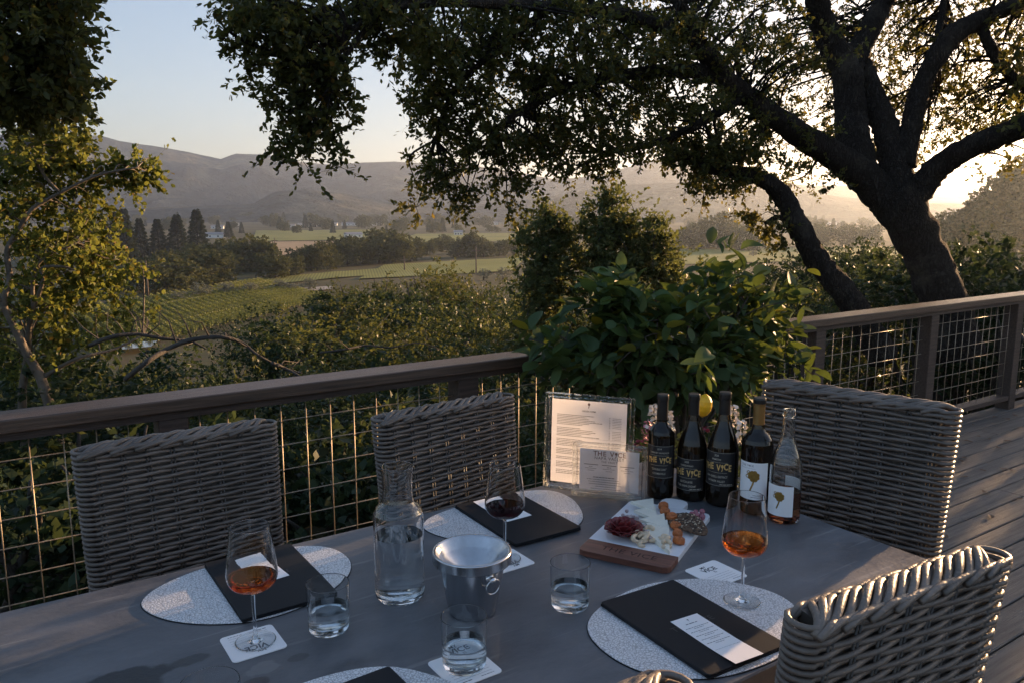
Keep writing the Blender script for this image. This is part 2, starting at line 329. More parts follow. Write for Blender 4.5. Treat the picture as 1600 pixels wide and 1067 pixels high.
def mat_hills():
    m, nt = newmat('hill_forest')
    out = N(nt, 'ShaderNodeOutputMaterial'); p = N(nt, 'ShaderNodeBsdfPrincipled', Roughness=0.95)
    p.inputs['Specular IOR Level'].default_value = 0.05
    tc = N(nt, 'ShaderNodeTexCoord')
    n1 = N(nt, 'ShaderNodeTexNoise', Scale=0.0045, Detail=6.0); n2 = N(nt, 'ShaderNodeTexNoise', Scale=0.022, Detail=5.0, Roughness=0.7)
    nt.links.new(tc.outputs['Object'], n1.inputs['Vector']); nt.links.new(tc.outputs['Object'], n2.inputs['Vector'])
    r1 = N(nt, 'ShaderNodeValToRGB'); e = r1.color_ramp.elements
    e[0].position = 0.52; e[0].color = (0.028, 0.038, 0.040, 1); e[1].position = 0.66; e[1].color = (0.12, 0.105, 0.07, 1)
    nt.links.new(n1.outputs['Fac'], r1.inputs[0])
    r2 = N(nt, 'ShaderNodeValToRGB'); e = r2.color_ramp.elements
    e[0].position = 0.35; e[0].color = (0.2, 0.2, 0.2, 1); e[1].position = 0.66; e[1].color = (1.5, 1.5, 1.5, 1)
    nt.links.new(n2.outputs['Fac'], r2.inputs[0])
    mx = N(nt, 'ShaderNodeMixRGB', blend_type='MULTIPLY'); mx.inputs[0].default_value = 1
    nt.links.new(r1.outputs[0], mx.inputs[1]); nt.links.new(r2.outputs[0], mx.inputs[2]); nt.links.new(mx.outputs[0], p.inputs['Base Color'])
    b = N(nt, 'ShaderNodeBump', Strength=1.0, Distance=30.0); nt.links.new(n2.outputs['Fac'], b.inputs['Height']); nt.links.new(b.outputs[0], p.inputs['Normal'])
    nt.links.new(p.outputs[0], out.inputs[0])
mat_hills()
def mat_field(name, a, b, scale, rot):
    m, nt = newmat(name)
    out = N(nt, 'ShaderNodeOutputMaterial'); p = N(nt, 'ShaderNodeBsdfPrincipled', Roughness=0.95); p.inputs['Specular IOR Level'].default_value = 0.1
    tc = N(nt, 'ShaderNodeTexCoord'); mp = N(nt, 'ShaderNodeMapping'); mp.inputs['Rotation'].default_value = (0, 0, rot)
    wv = N(nt, 'ShaderNodeTexWave', Scale=scale, Distortion=0.6); wv.inputs['Detail'].default_value = 2
    n = N(nt, 'ShaderNodeTexNoise', Scale=0.02, Detail=5.0)
    nt.links.new(tc.outputs['Object'], mp.inputs[0]); nt.links.new(mp.outputs[0], wv.inputs['Vector']); nt.links.new(tc.outputs['Object'], n.inputs['Vector'])
    mth = N(nt, 'ShaderNodeMath', operation='MULTIPLY_ADD'); nt.links.new(wv.outputs['Fac'], mth.inputs[0]); mth.inputs[1].default_value = 0.5; nt.links.new(n.outputs['Fac'], mth.inputs[2])
    r = N(nt, 'ShaderNodeValToRGB'); e = r.color_ramp.elements; e[0].position = 0.35; e[0].color = c4(a); e[1].position = 1.0; e[1].color = c4(b)
    nt.links.new(mth.outputs[0], r.inputs[0]); nt.links.new(r.outputs[0], p.inputs['Base Color']); nt.links.new(p.outputs[0], out.inputs[0])
mat_field('vine_field', (0.11, 0.125, 0.035), (0.235, 0.235, 0.07), 0.30, 0.4)
mat_field('straw_field', (0.26, 0.18, 0.10), (0.42, 0.31, 0.19), 0.02, 1.2)
mat_field('road', (0.24, 0.22, 0.19), (0.34, 0.31, 0.27), 0.02, 0.0)

# ------------------------------------------------------------------ mesh builder
class MB:
    def __init__(self): self.v = []; self.f = []
    def add(self, vs, fs):
        o = len(self.v); self.v += [tuple(p) for p in vs]; self.f += [tuple(i + o for i in q) for q in fs]; return self
    def box(self, x0, x1, y0, y1, z0, z1, M=None, bev=0.0):
        if bev:
            b = bev; ring = []
            for z, ins in ((z0, b), (z0 + b, 0), (z1 - b, 0), (z1, b)):
                X0, X1, Y0, Y1 = x0 + ins, x1 - ins, y0 + ins, y1 - ins
                ring.append([(X0 + b, Y0, z), (X1 - b, Y0, z), (X1, Y0 + b, z), (X1, Y1 - b, z), (X1 - b, Y1, z), (X0 + b, Y1, z), (X0, Y1 - b, z), (X0, Y0 + b, z)])
            vs = [p for r in ring for p in r]
            fs = [tuple(range(7, -1, -1)), tuple(range(24, 32))]
            for k in range(3):
                for i in range(8): fs.append((k * 8 + i, k * 8 + (i + 1) % 8, (k + 1) * 8 + (i + 1) % 8, (k + 1) * 8 + i))
        else:
            vs = [(x0, y0, z0), (x1, y0, z0), (x1, y1, z0), (x0, y1, z0), (x0, y0, z1), (x1, y0, z1), (x1, y1, z1), (x0, y1, z1)]
            fs = [(3, 2, 1, 0), (4, 5, 6, 7), (0, 1, 5, 4), (1, 2, 6, 5), (2, 3, 7, 6), (3, 0, 4, 7)]
        if M is not None: vs = [M @ Vector(p) for p in vs]
        return self.add(vs, fs)
    def tube(self, pts, rad, sides=6, closed=False, caps=True):
        pts = [Vector(p) for p in pts]; n = len(pts)
        rads = rad if isinstance(rad, (list, tuple)) else [rad] * n
        vs = []; fs = []; nrm = None
        for i in range(n):
            a = pts[(i - 1) % n] if (closed or i > 0) else pts[i]
            b = pts[(i + 1) % n] if (closed or i < n - 1) else pts[i]
            t = (b - a); t = t.normalized() if t.length > 1e-9 else Vector((0, 0, 1))
            if nrm is None:
                nrm = t.cross(Vector((0, 0, 1)))
                if nrm.length < 0.05: nrm = t.cross(Vector((1, 0, 0)))
                nrm.normalize()
            nrm = (nrm - t * nrm.dot(t)).normalized(); bn = t.cross(nrm)
            for k in range(sides):
                an = 2 * math.pi * k / sides
                vs.append(pts[i] + (nrm * math.cos(an) + bn * math.sin(an)) * rads[i])
        m = n if closed else n - 1
        for i in range(m):
            j = (i + 1) % n
            for k in range(sides):
                k2 = (k + 1) % sides
                fs.append((i * sides + k, i * sides + k2, j * sides + k2, j * sides + k))
        if caps and not closed:
            fs.append(tuple(range(sides - 1, -1, -1))); fs.append(tuple((n - 1) * sides + k for k in range(sides)))
        return self.add(vs, fs)
    def lathe(self, prof, seg=40, closed=True, M=None):
        """prof: (r, z) list; closed joins last to first (a wall with thickness)"""
        vs = []; fs = []; idx = []; fine = []
        for i, (r, z) in enumerate(prof):      # hold the shading crisp next to every bend
            fine.append((r, z))
            if i == len(prof) - 1 and not closed: break
            r2, z2 = prof[(i + 1) % len(prof)]; d = math.hypot(r2 - r, z2 - z)
            if d > 0.005:
                for e in (0.0006, 0.0025, d - 0.0025, d - 0.0006): fine.append((lerp(r, r2, e / d), lerp(z, z2, e / d)))
        prof = fine
        for r, z in prof:
            if r < 1e-7: idx.append([len(vs)]); vs.append(Vector((0, 0, z)))
            else:
                idx.append(list(range(len(vs), len(vs) + seg)))
                for k in range(seg):
                    a = 2 * math.pi * k / seg; vs.append(Vector((r * math.cos(a), r * math.sin(a), z)))
        m = len(prof) if closed else len(prof) - 1
        for i in range(m):
            A = idx[i]; B = idx[(i + 1) % len(prof)]
            for k in range(seg):
                k2 = (k + 1) % seg
                if len(A) == 1 and len(B) == 1: continue
                if len(A) == 1: fs.append((A[0], B[k2], B[k]))
                elif len(B) == 1: fs.append((A[k], A[k2], B[0]))
                else: fs.append((A[k], A[k2], B[k2], B[k]))
        if M is not None: vs = [M @ p for p in vs]
        return self.add(vs, fs)
    def prism(self, poly, z0, z1, bev=0.0, M=None):
        n = len(poly); vs = []; fs = []
        cx = sum(p[0] for p in poly) / n; cy_ = sum(p[1] for p in poly) / n
        levels = [(z0, 0), (z1, 0)] if not bev else [(z0, 0), (z1 - bev, 0), (z1 - bev * 0.3, bev * 0.3), (z1, bev)]
        for z, ins in levels:
            for x, y in poly:
                d = math.hypot(x - cx, y - cy_); s = 1 - ins / d if d > 1e-6 else 1
                vs.append(Vector((cx + (x - cx) * s, cy_ + (y - cy_) * s, z)))
        fs.append(tuple(range(n - 1, -1, -1))); fs.append(tuple((len(levels) - 1) * n + k for k in range(n)))
        for L in range(len(levels) - 1):
            for k in range(n): fs.append((L * n + k, L * n + (k + 1) % n, (L + 1) * n + (k + 1) % n, (L + 1) * n + k))
        if M is not None: vs = [M @ p for p in vs]
        return self.add(vs, fs)
    def blob(self, c, r, seg=10, rings=6, jit=0.0, seed=0):
        rnd = random.Random(seed); vs = []; fs = []
        r = r if isinstance(r, (tuple, list)) else (r, r, r)
        vs.append((c[0], c[1], c[2] - r[2]))
        for i in range(1, rings):
            ph = -math.pi / 2 + math.pi * i / rings
            for k in range(seg):
                th = 2 * math.pi * k / seg; q = 1 + rnd.uniform(-jit, jit)
                vs.append((c[0] + r[0] * q * math.cos(ph) * math.cos(th), c[1] + r[1] * q * math.cos(ph) * math.sin(th), c[2] + r[2] * q * math.sin(ph)))
        vs.append((c[0], c[1], c[2] + r[2])); T = len(vs) - 1
        for k in range(seg):
            fs.append((0, 1 + (k + 1) % seg, 1 + k)); fs.append((T, T - seg + k, T - seg + (k + 1) % seg))
        for i in range(rings - 2):
            for k in range(seg):
                a = 1 + i * seg; fs.append((a + k, a + (k + 1) % seg, a + seg + (k + 1) % seg, a + seg + k))
        return self.add(vs, fs)
    def mesh(self, name, mat, smooth_=True, recalc=False):
        me = bpy.data.meshes.new(name); me.from_pydata([tuple(v) for v in self.v], [], self.f)
        if recalc:
            bm = bmesh.new(); bm.from_mesh(me); bmesh.ops.recalc_face_normals(bm, faces=bm.faces); bm.to_mesh(me); bm.free()
        me.materials.append(MATS[mat])
        if smooth_: me.shade_smooth()
        return me
    def build(self, name, mat, parent=None, loc=(0, 0, 0), rot=(0, 0, 0), smooth_=False, recalc=False):
        return inst(name, self.mesh(name, mat, smooth_, recalc), parent, loc, rot)
def catmull(pts, n=6, closed=True):
    out = []; m = len(pts); P = [Vector(p) for p in pts]
    for i in range(m if closed else m - 1):
        p0 = P[(i - 1) % m] if closed or i > 0 else P[i]; p1 = P[i]; p2 = P[(i + 1) % m]; p3 = P[(i + 2) % m] if closed or i < m - 2 else P[i + 1]
        for k in range(n):
            t = k / n; out.append(0.5 * ((2 * p1) + (p2 - p0) * t + (2 * p0 - 5 * p1 + 4 * p2 - p3) * t * t + (3 * p1 - p0 - 3 * p2 + p3) * t ** 3))
    if not closed: out.append(P[-1])
    return out
def rrect(x0, x1, y0, y1, r, n=5):
    out = []
    for cx, cy_, a in ((x1 - r, y1 - r, 0), (x0 + r, y1 - r, 90), (x0 + r, y0 + r, 180), (x1 - r, y0 + r, 270)):
        for k in range(n + 1):
            t = R(a + 90 * k / n); out.append((cx + r * math.cos(t), cy_ + r * math.sin(t)))
    return out

# ------------------------------------------------------------------ leaves in numpy
def leaf_mesh(name, mat, P, D, L, Wd, hexa=False, rng=None):
    """P base points, D directions, L lengths, Wd half widths -> one mesh of folded leaves"""
    rng = rng or np.random.default_rng(1)
    n = len(P); D = D / np.linalg.norm(D, axis=1, keepdims=True)
    up = rng.normal(size=(n, 3)) + np.array([0, 0, 1.0])
    S = np.cross(D, up); S /= np.linalg.norm(S, axis=1, keepdims=True) + 1e-9
    U = np.cross(S, D)
    L = np.broadcast_to(L, (n,))[:, None]; Wd = np.broadcast_to(Wd, (n,))[:, None]
    if hexa:
        prof = [(0, 0, 0), (0.25, 0.75, 0.16), (0.62, 1.0, 0.2), (1, 0, -0.12), (0.62, -1.0, 0.2), (0.25, -0.75, 0.16)]
    else:
        prof = [(0, 0, 0), (0.5, 1.0, 0.25), (1, 0, -0.1), (0.5, -1.0, 0.25)]
    k = len(prof)
    V = np.empty((n, k, 3))
    for i, (a, b, c) in enumerate(prof): V[:, i] = P + D * L * a + S * Wd * b + U * Wd * c
    me = bpy.data.meshes.new(name)
    me.vertices.add(n * k); me.vertices.foreach_set('co', V.reshape(-1).astype(np.float32))
    me.loops.add(n * k); me.loops.foreach_set('vertex_index', np.arange(n * k, dtype=np.int32))
    me.polygons.add(n); me.polygons.foreach_set('loop_start', np.arange(0, n * k, k, dtype=np.int32))
    me.polygons.foreach_set('loop_total', np.full(n, k, dtype=np.int32))
    me.update(calc_edges=True); me.materials.append(MATS[mat])
    return me
TW = []
def twig_mesh(name, mat, r):
    """the fine twigs that carry the last set of leaves"""
    A, B = TW[0]; n = len(A); d = B - A; d /= np.linalg.norm(d, axis=1, keepdims=True) + 1e-9
    u = np.cross(d, np.array([.3, .5, .81])); u /= np.linalg.norm(u, axis=1, keepdims=True) + 1e-9; v = np.cross(d, u)
    V = np.empty((n, 4, 3)); Fs = []
    for k in range(3): V[:, k] = A + (u * math.cos(2.094 * k) + v * math.sin(2.094 * k)) * r
    V[:, 3] = B
    me = bpy.data.meshes.new(name); base = np.arange(n) * 4
    F_ = np.stack([np.stack([base, base + 1, base + 3], 1), np.stack([base + 1, base + 2, base + 3], 1), np.stack([base + 2, base, base + 3], 1)], 1).reshape(-1)
    me.vertices.add(n * 4); me.vertices.foreach_set('co', V.reshape(-1).astype(np.float32)); me.loops.add(n * 9); me.loops.foreach_set('vertex_index', F_.astype(np.int32))
    me.polygons.add(n * 3); me.polygons.foreach_set('loop_start', np.arange(0, n * 9, 3, dtype=np.int32)); me.polygons.foreach_set('loop_total', np.full(n * 3, 3, dtype=np.int32))
    me.update(calc_edges=True); me.materials.append(MATS[mat]); return me
def clumps(rng, ells, per, spread, leaf, hexa=False, shell=0.5, droop=0.0):
    """ells: (cx,cy,cz,rx,ry,rz,count) crown lobes; each gets `count` clumps of `per` leaves"""
    C = []; T = TW; T.clear()
    for (cx, cy_, cz, rx, ry, rz, cnt) in ells:
        cnt = int(cnt)
        d = rng.normal(size=(cnt, 3)); d /= np.linalg.norm(d, axis=1, keepdims=True)
        rr = shell + (1 - shell) * rng.random((cnt, 1)) ** 0.6
        rr = np.where(rng.random((cnt, 1)) < 0.25, rng.random((cnt, 1)), rr)
        C.append(d * rr * np.array([rx, ry, rz]) + np.array([cx, cy_, cz]))
    C = np.concatenate(C)
    sp = spread * (0.6 + 0.8 * rng.random((len(C), 1)))
    ax = rng.normal(size=(len(C), 3)); ax[:, 2] -= droop; ax /= np.linalg.norm(ax, axis=1, keepdims=True)
    q = 4; k = max(1, per // q); nc = len(C)
    sd_ = ax[:, None, :] * 0.7 + rng.normal(size=(nc, q, 3)) * 0.75; sd_[:, :, 2] -= droop * 0.25
    sd_ /= np.linalg.norm(sd_, axis=2, keepdims=True)
    ln = sp[:, None, :] * (0.7 + 1.0 * rng.random((nc, q, 1)))
    T.append((np.repeat(C[:, None, :], q, 1).reshape(-1, 3), (C[:, None, :] + sd_ * ln).reshape(-1, 3)))
    tt = 0.1 + 0.95 * rng.random((nc, q, k, 1))
    P = C[:, None, None, :] + sd_[:, :, None, :] * ln[:, :, None, :] * tt + rng.normal(size=(nc, q, k, 3)) * leaf * 0.12
    D = sd_[:, :, None, :] * 0.65 + rng.normal(size=(nc, q, k, 3)) * 0.62
    P = P.reshape(-1, 3); D = D.reshape(-1, 3)
    L = leaf * (0.6 + 0.7 * rng.random(len(P)))
    return C, P, D, L

# ================================================================== TERRAIN
def view_angle(x, y): # degrees to the right of the line of sight
    return math.degrees(math.atan2(x, y)) - 34.1
def ground_z(x, y):
    d = math.hypot(x, y)
    s = 0.92 * y + 0.22 * x
    t = smooth((s - 2.0) / 120.0)
    z = -1.9 - 19.1 * (0.35 * min(1, max(0, (s - 2) / 60.0)) + 0.65 * t) if s > 2 else -1.9
    z = max(z, -21.0)
    a = (view_angle(x, y) + 180) % 360 - 180
    z += 50 * smooth((a - 26.0) / 13.0) * (1 - .62 * smooth((a - 33.0) / 9.0)) * smooth((170 - a) / 60) * math.exp(-((d - 340) / 150.0) ** 2)
    z += noise.noise((x * 0.06, y * 0.06, 0)) * 0.5 * smooth((d - 5) / 20)
    return z
def build_ground():
    radii = [0.01] + [1.5 * 1.078 ** i for i in range(115)]
    radii = [r for r in radii if r < 8200]
    seg = 288; vs = []; fs = []
    for r in radii:
        for k in range(seg):
            a = 2 * math.pi * k / seg; x, y = r * math.sin(a), r * math.cos(a); vs.append((x, y, ground_z(x, y)))
    for i in range(len(radii) - 1):
        for k in range(seg): fs.append((i * seg + (k + 1) % seg, i * seg + k, (i + 1) * seg + k, (i + 1) * seg + (k + 1) % seg))
    mb = MB(); mb.add(vs, fs); o = mb.build('ground', 'ground', smooth_=True); tag(o, kind='structure')
build_ground()
def hill_range(name, prof, d0, dr, d1, seed, spur):
    cols = 420; rows = 80; vs = []; fs = []
    for i in range(cols):
        px = lerp(-900, 2500, i / (cols - 1)); b = bearing(px)
        ez = CAMZ + dr * elev_tan(px, interp(prof, px))
        for j in range(rows):
            t = j / (rows - 1); d = lerp(d0, d1, t); tr = (dr - d0) / (d1 - d0)
            x, y = b.x * d, b.y * d
            u = min(1, t / tr)
            nz = noise.fractal((x * spur, y * spur, seed), 1.0, 2.1, 6)
            rz = 1 - abs(noise.noise((x * spur * 1.3, y * spur * 1.3, seed + 9)))
            env = math.sin(math.pi * min(1, u)) if u < 1 else 0
            z = lerp(-24, ez, smooth(u) * 0.5 + 0.5 * u) if t <= tr else lerp(ez, ez * 0.55, (t - tr) / (1 - tr))
            z += (ez + 24) * (0.42 * nz + 0.62 * (rz - 0.7)) * env + (ez + 24) * 0.02 * nz
            z += (ez + 24) * 0.05 * noise.fractal((x * .006, y * .006, seed), 1.0, 2.0, 4) * (env + .12)
            z += (ez + 24) * 0.012 * noise.noise((x * 0.02, y * 0.02, seed))
            vs.append((x, y, z))
    for i in range(cols - 1):
        for j in range(rows - 1): fs.append((i * rows + j, (i + 1) * rows + j, (i + 1) * rows + j + 1, i * rows + j + 1))
    o = MB().add(vs, fs).build(name, 'hill_forest', smooth_=True); tag(o, kind='structure')
hill_range('hills', [(-900, 230), (-400, 200), (-100, 208), (70, 212), (130, 215), (200, 222), (260, 231), (300, 238), (350, 248), (372, 240), (420, 243), (470, 254), (520, 258), (560, 258), (620, 254), (700, 259), (800, 268), (870, 281), (950, 274), (1020, 263), (1060, 262), (1120, 268), (1250, 290), (1400, 300), (1500, 305), (1700, 296), (2500, 290)], 2150, 3250, 4200, 3.3, 0.0015)
hill_range('hills', [(-900, 322), (150, 327), (395, 320), (430, 303), (480, 297), (540, 302), (600, 316), (700, 322), (800, 318), (900, 301), (950, 290), (1000, 288), (1080, 286), (1150, 290), (1250, 300), (1350, 312), (1450, 318), (1600, 322), (2500, 320)], 1600, 2000, 2400, 8.1, 0.0026)

def field(name, pts, mat, dz=0.25):
    """flat sheet on the valley floor; pts are photographed corners"""
    P = [onz(px, py, -21.0 + dz) for px, py in pts]
    vs = []; fs = []; a, b, c, d = P; n = 16
    for i in range(n + 1):
        for j in range(n + 1):
            p = (a.lerp(b, i / n)).lerp(d.lerp(c, i / n), j / n); vs.append((p.x, p.y, max(p.z, ground_z(p.x, p.y) + dz)))
    for i in range(n):
        for j in range(n): fs.append((i * (n + 1) + j, (i + 1) * (n + 1) + j, (i + 1) * (n + 1) + j + 1, i * (n + 1) + j + 1))
    o = MB().add(vs, fs).build(name, mat); tag(o, kind='structure')
field('vineyard_field', [(395, 377), (640, 374), (600, 359), (400, 361)], 'vine_field')
field('straw_field', [(400, 406), (530, 402), (520, 377.5), (415, 378)], 'straw_field')
field('vineyard_field', [(560, 436), (800, 424), (822, 402), (600, 414)], 'vine_field', 0.3)
field('vineyard_field', [(600, 382), (830, 376), (830, 364), (650, 366)], 'vine_field', 0.3)
field('vineyard_field', [(1040, 414), (1460, 402), (1500, 384), (1040, 390)], 'vine_field', 0.3)
field('road', [(170, 478), (520, 452), (520, 447), (170, 470)], 'road', 0.35)
field('vineyard_field', [(340, 452), (640, 424), (660, 414), (340, 440)], 'vine_field', 0.28)
field('pond', [(186, 546), (236, 541), (246, 533), (192, 535)], 'pond', 0.9)

# ================================================================== DECK AND RAILING
def build_deck():
    t = empty('deck'); tag(t, kind='structure')
    rnd = random.Random(3); wd = 0.138; y = 3.02; k = 0
    meshes = []
    for (a, b) in ((-6, 2.6), (2.603, 7.2), (7.203, 14), (-6, 4.7), (4.703, 14), (-6, 5.9), (5.903, 14)):
        meshes.append(MB().box(a, b, 0, wd - 0.008, -0.035, 0.0, bev=0.004).mesh('board', 'deck_wood', False))
    pats = [(0, 1, 2), (3, 4), (5, 6)]
    while y > -2.6:
        y -= wd
        for i in pats[k % 3]:
            inst('board', meshes[i], t, (0, y, rnd.uniform(-0.0015, 0.0015)))
        k += 1
    for x in (-5.5, -2.5, 0.5, 3.5, 6.5, 9.5, 12.5):
        MB().box(x, x + 0.06, -2.6, 3.0, -0.24, -0.036).build('joist', 'rail_wood', t)
        MB().box(x - 0.02, x + 0.08, 2.8, 2.9, -6, -0.24).build('deck_post', 'rail_wood', t)
build_deck()
def build_railing():
    t = empty('deck_railing', (0, 2.95, 0))
    tag(t, 'brown wooden deck railing with square wire mesh panels overlooking the valley', 'railing')
    xs = [-3.1, -1.88, -0.68, 0.54, 1.74, 2.97, 4.22, 5.51, 6.76, 8.0, 9.3, 10.6]
    post = MB().box(-0.05, 0.05, -0.05, 0.05, -0.03, 0.8378, bev=0.004).mesh('post', 'rail_wood', False)
    for x in xs: inst('post', post, t, (x, 0, 0))
    for (a, b) in ((-3.4, 2.96), (2.963, 6.9), (6.903, 10.9)):
        MB().box(a, b, -0.075, 0.075, 0.866, 0.911, bev=0.004).build('cap_rail', 'rail_top', t)
        MB().box(a + 0.002, b - 0.002, -0.052, 0.052, 0.838, 0.8658).build('sub_rail', 'rail_wood', t)
    vw = MB().tube([(0, 0, 0.113), (0, 0, 0.838)], 0.0023, 6).mesh('wire', 'wire')
    for a, b in zip(xs, xs[1:]):
        pn = MB().box(a + 0.0505, b - 0.0505, -0.045, 0.045, 0.075, 0.112, bev=0.003).build('bottom_rail', 'rail_wood', t)
        L = b - a - 0.104
        hw = MB().tube([(0, 0, 0), (L, 0, 0)], 0.0022, 6).mesh('wire', 'wire')
        z = 0.175; k = 0
        while z < 0.83:
            inst('wire', hw, pn, (a + 0.052, 0.006, z)); z += 0.0975; k += 1
        x = a + 0.052 + 0.045
        while x < b - 0.06:
            inst('wire', vw, pn, (x, 0.001, 0)); x += 0.0985
    # small latch knob on the far post, seen as a dark round
    MB().blob((6.83, -0.03, 0.55), (0.035, 0.03, 0.045), 12, 8).build('latch_knob', 'iron', t, smooth_=True)
build_railing()

# ================================================================== TABLE
def build_table():
    t = empty('dining_table', (0.6, 1.33, 0)); tag(t, 'long dark grey dining table set for a wine tasting', 'table')
    top = MB().box(-0.62, 1.79, 0.83, 1.828, TABLE - 0.04, TABLE, bev=0.003).build('table_top', 'table_top', t, (-0.6, -1.33, 0))
    MB().box(-0.55, 1.72, 0.90, 1.76, TABLE - 0.10, TABLE - 0.0402).build('apron', 'rail_wood', t, (-0.6, -1.33, 0))
    leg = MB().box(-0.04, 0.04, -0.04, 0.04, 0, TABLE - 0.1003, bev=0.004).mesh('leg', 'rail_wood', False)
    for x in (-0.48, 1.62):
        for y in (0.97, 1.68): inst('leg', leg, t, (x - 0.6, y - 1.33, 0.0015))
build_table()

# ================================================================== WICKER CHAIRS
CH = {}
def chair_meshes():
    WT, WB, ZT, ZB, HD = 0.262, 0.245, 0.945, 0.33, 0.030   # half widths, top and bottom of the back, half depth
    sp = 0.0655; rows = []
    pitch = 0.0131; n = int((ZT - ZB) / pitch)
    for i in range(n):
        z = ZT - 0.004 - i * pitch; hw = lerp(WB, WT, (z - ZB) / (ZT - ZB)) - HD
        lean = (ZT - z) * -0.11
        per = 4 * hw + 2 * math.pi * HD; m = max(84, 4 * int(per / 0.0155 / 4)); pts = []
        nb = 2 * round(per / sp / 2)
        for k in range(m):
            s = per * k / m
            if s < 2 * hw: x, y, nx, ny = -hw + s, -HD, 0, -1
            elif s < 2 * hw + math.pi * HD:
                a = -math.pi / 2 + (s - 2 * hw) / HD; x, y, nx, ny = hw + HD * math.cos(a), HD * math.sin(a), math.cos(a), math.sin(a)
            elif s < 4 * hw + math.pi * HD: x, y, nx, ny = hw - (s - 2 * hw - math.pi * HD), HD, 0, 1
            else:
                a = math.pi / 2 + (s - 4 * hw - math.pi * HD) / HD; x, y, nx, ny = -hw + HD * math.cos(a), HD * math.sin(a), math.cos(a), math.sin(a)
            ph = math.pi * nb * s / per + math.pi * i
            am = 0.0052 * math.cos(ph)
            if ny * ny < 0.9: am = 0.002
            pts.append((x + nx * am, y + ny * am + lean, z + 0.0022 * math.sin(ph + 0.6) * (1 if ny * ny > 0.9 else 0)))
        rows.append(MB().tube(pts, 0.0053 + 0.0004 * noise.noise((i * 3.1, 0, 0)), 6, closed=True).mesh('strand', 'wicker'))
    CH['rows'] = rows
    st = MB().tube([(-0.004, 0, 0), (-0.004, 0, 0.6)], 0.0032, 5).tube([(0.005, 0, 0), (0.005, 0, 0.6)], 0.0032, 5)
    CH['stake'] = st.mesh('stake', 'wicker_dark'); CH['core'] = MB().box(-WB + .02, WB - .02, -0.022, 0.022, 0, 0.611).mesh('added_dark_core', 'wicker_dark', False)
    # scalloped braided top edge: three families of arcs crossing over the rim
    br = []
    ns = 8; x0 = -WT + 0.02; dx = (2 * WT - 0.04) / ns
    def arc(xa, xb, ya, yb, h, zz=ZT - 0.004):
        pts = []
        for k in range(9):
            t = k / 8; pts.append((lerp(xa, xb, t), lerp(ya, yb, smooth(t)), zz + h * math.sin(math.pi * t) - 0.010 * (1 - math.sin(math.pi * t))))
        return pts
    for k in range(-2, 2 * ns - 1):
        a = max(-WT + 0.008, x0 + k * dx / 2); b = min(WT - 0.008, x0 + (k / 2 + 2.3) * dx)
        if b - a < dx: continue
        br.append(MB().tube(arc(a, b, -0.033 + .004 * (k % 2), 0.030, 0.0085 + .003 * (k % 2)), 0.0072, 7).mesh('braid', 'wicker'))
        if k % 2 == 0:
            br.append(MB().tube(arc(a, b, -0.038, -0.024, 0.002), 0.0058, 7).mesh('braid', 'wicker'))
            br.append(MB().tube(arc(a, b, 0.024, 0.038, 0.002), 0.0058, 7).mesh('braid', 'wicker'))
    CH['braid'] = br
    # seat and skirt
    seat = MB(); m = 14
    for i in range(34):
        y = -0.46 + i * 0.0128
        pts = [(lerp(-0.255, 0.255, k / 32), y, 0.435 + 0.004 * math.cos(math.pi * k / 2 + math.pi * i)) for k in range(33)]
        seat.tube(pts, 0.0058, 5)
    CH['seat'] = seat.mesh('seat', 'wicker')
    skirt = MB()
    for i in range(9):
        z = 0.425 - i * 0.013; pts = [(x, y, z) for x, y in rrect(-0.262, 0.262, -0.475, -0.03, 0.03, 4)]
        skirt.tube(pts, 0.0058, 5, closed=True)
    CH['skirt'] = skirt.mesh('skirt', 'wicker')
    CH['leg'] = MB().tube([(0, 0, 0), (0, 0, 0.44)], [0.015, 0.019], 10).mesh('leg', 'wicker_dark')
    CH['frame'] = (WT, WB, ZT, ZB, HD, sp)
chair_meshes()
def make_chair(label, loc, rz, sc=1.0):
    """origin on the floor under the back; faces -y"""
    WT, WB, ZT, ZB, HD, sp = CH['frame']
    t = empty('wicker_chair', loc, rz, sc); tag(t, label, 'chair', 'grey wicker chairs around the table')
    for me in CH['rows']: inst('strand', me, t)
    ang = math.atan(0.11)
    for s in (-1, 1):
        for k in range(8):
            x = (-0.5 * 7 + k) * 0.0605
            inst('stake', CH['stake'], t, (x, s * HD * 0.98 - 0.60 * 0.11, ZT - 0.606), (-ang, 0, 0))
    for me in CH['braid']: inst('braid', me, t)
    inst('added_dark_core', CH['core'], t, (0, -0.60 * 0.11, ZT - 0.612), (-ang, 0, 0))  # added dark filler inside the back, keeps light from showing through the weave
    inst('seat', CH['seat'], t, (0, -0.03, 0)); inst('skirt', CH['skirt'], t, (0, -0.03, 0))
    for x in (-0.235, 0.235):
        for y in (-0.03, -0.47): inst('leg', CH['leg'], t, (x, y, 0.002))
    return t
make_chair('wicker chair on the far side of the table, behind the left menu folder', (0.437, 2.27, 0), 0.02)
make_chair('wicker chair on the far side of the table, behind the water carafe', (1.209, 2.155, 0), R(5.5))
make_chair('large wicker chair at the right end of the table behind the wine bottles', (2.14, 1.345, 0), R(-90 + 12), 1.075)
make_chair('wicker chair seen from behind at lower right with sunlit top', (1.238, 0.662, 0), R(180 - 5.2))
make_chair('wicker chair at the bottom edge of which only the top corner shows', (0.468, 0.686, 0), R(180 - 3))

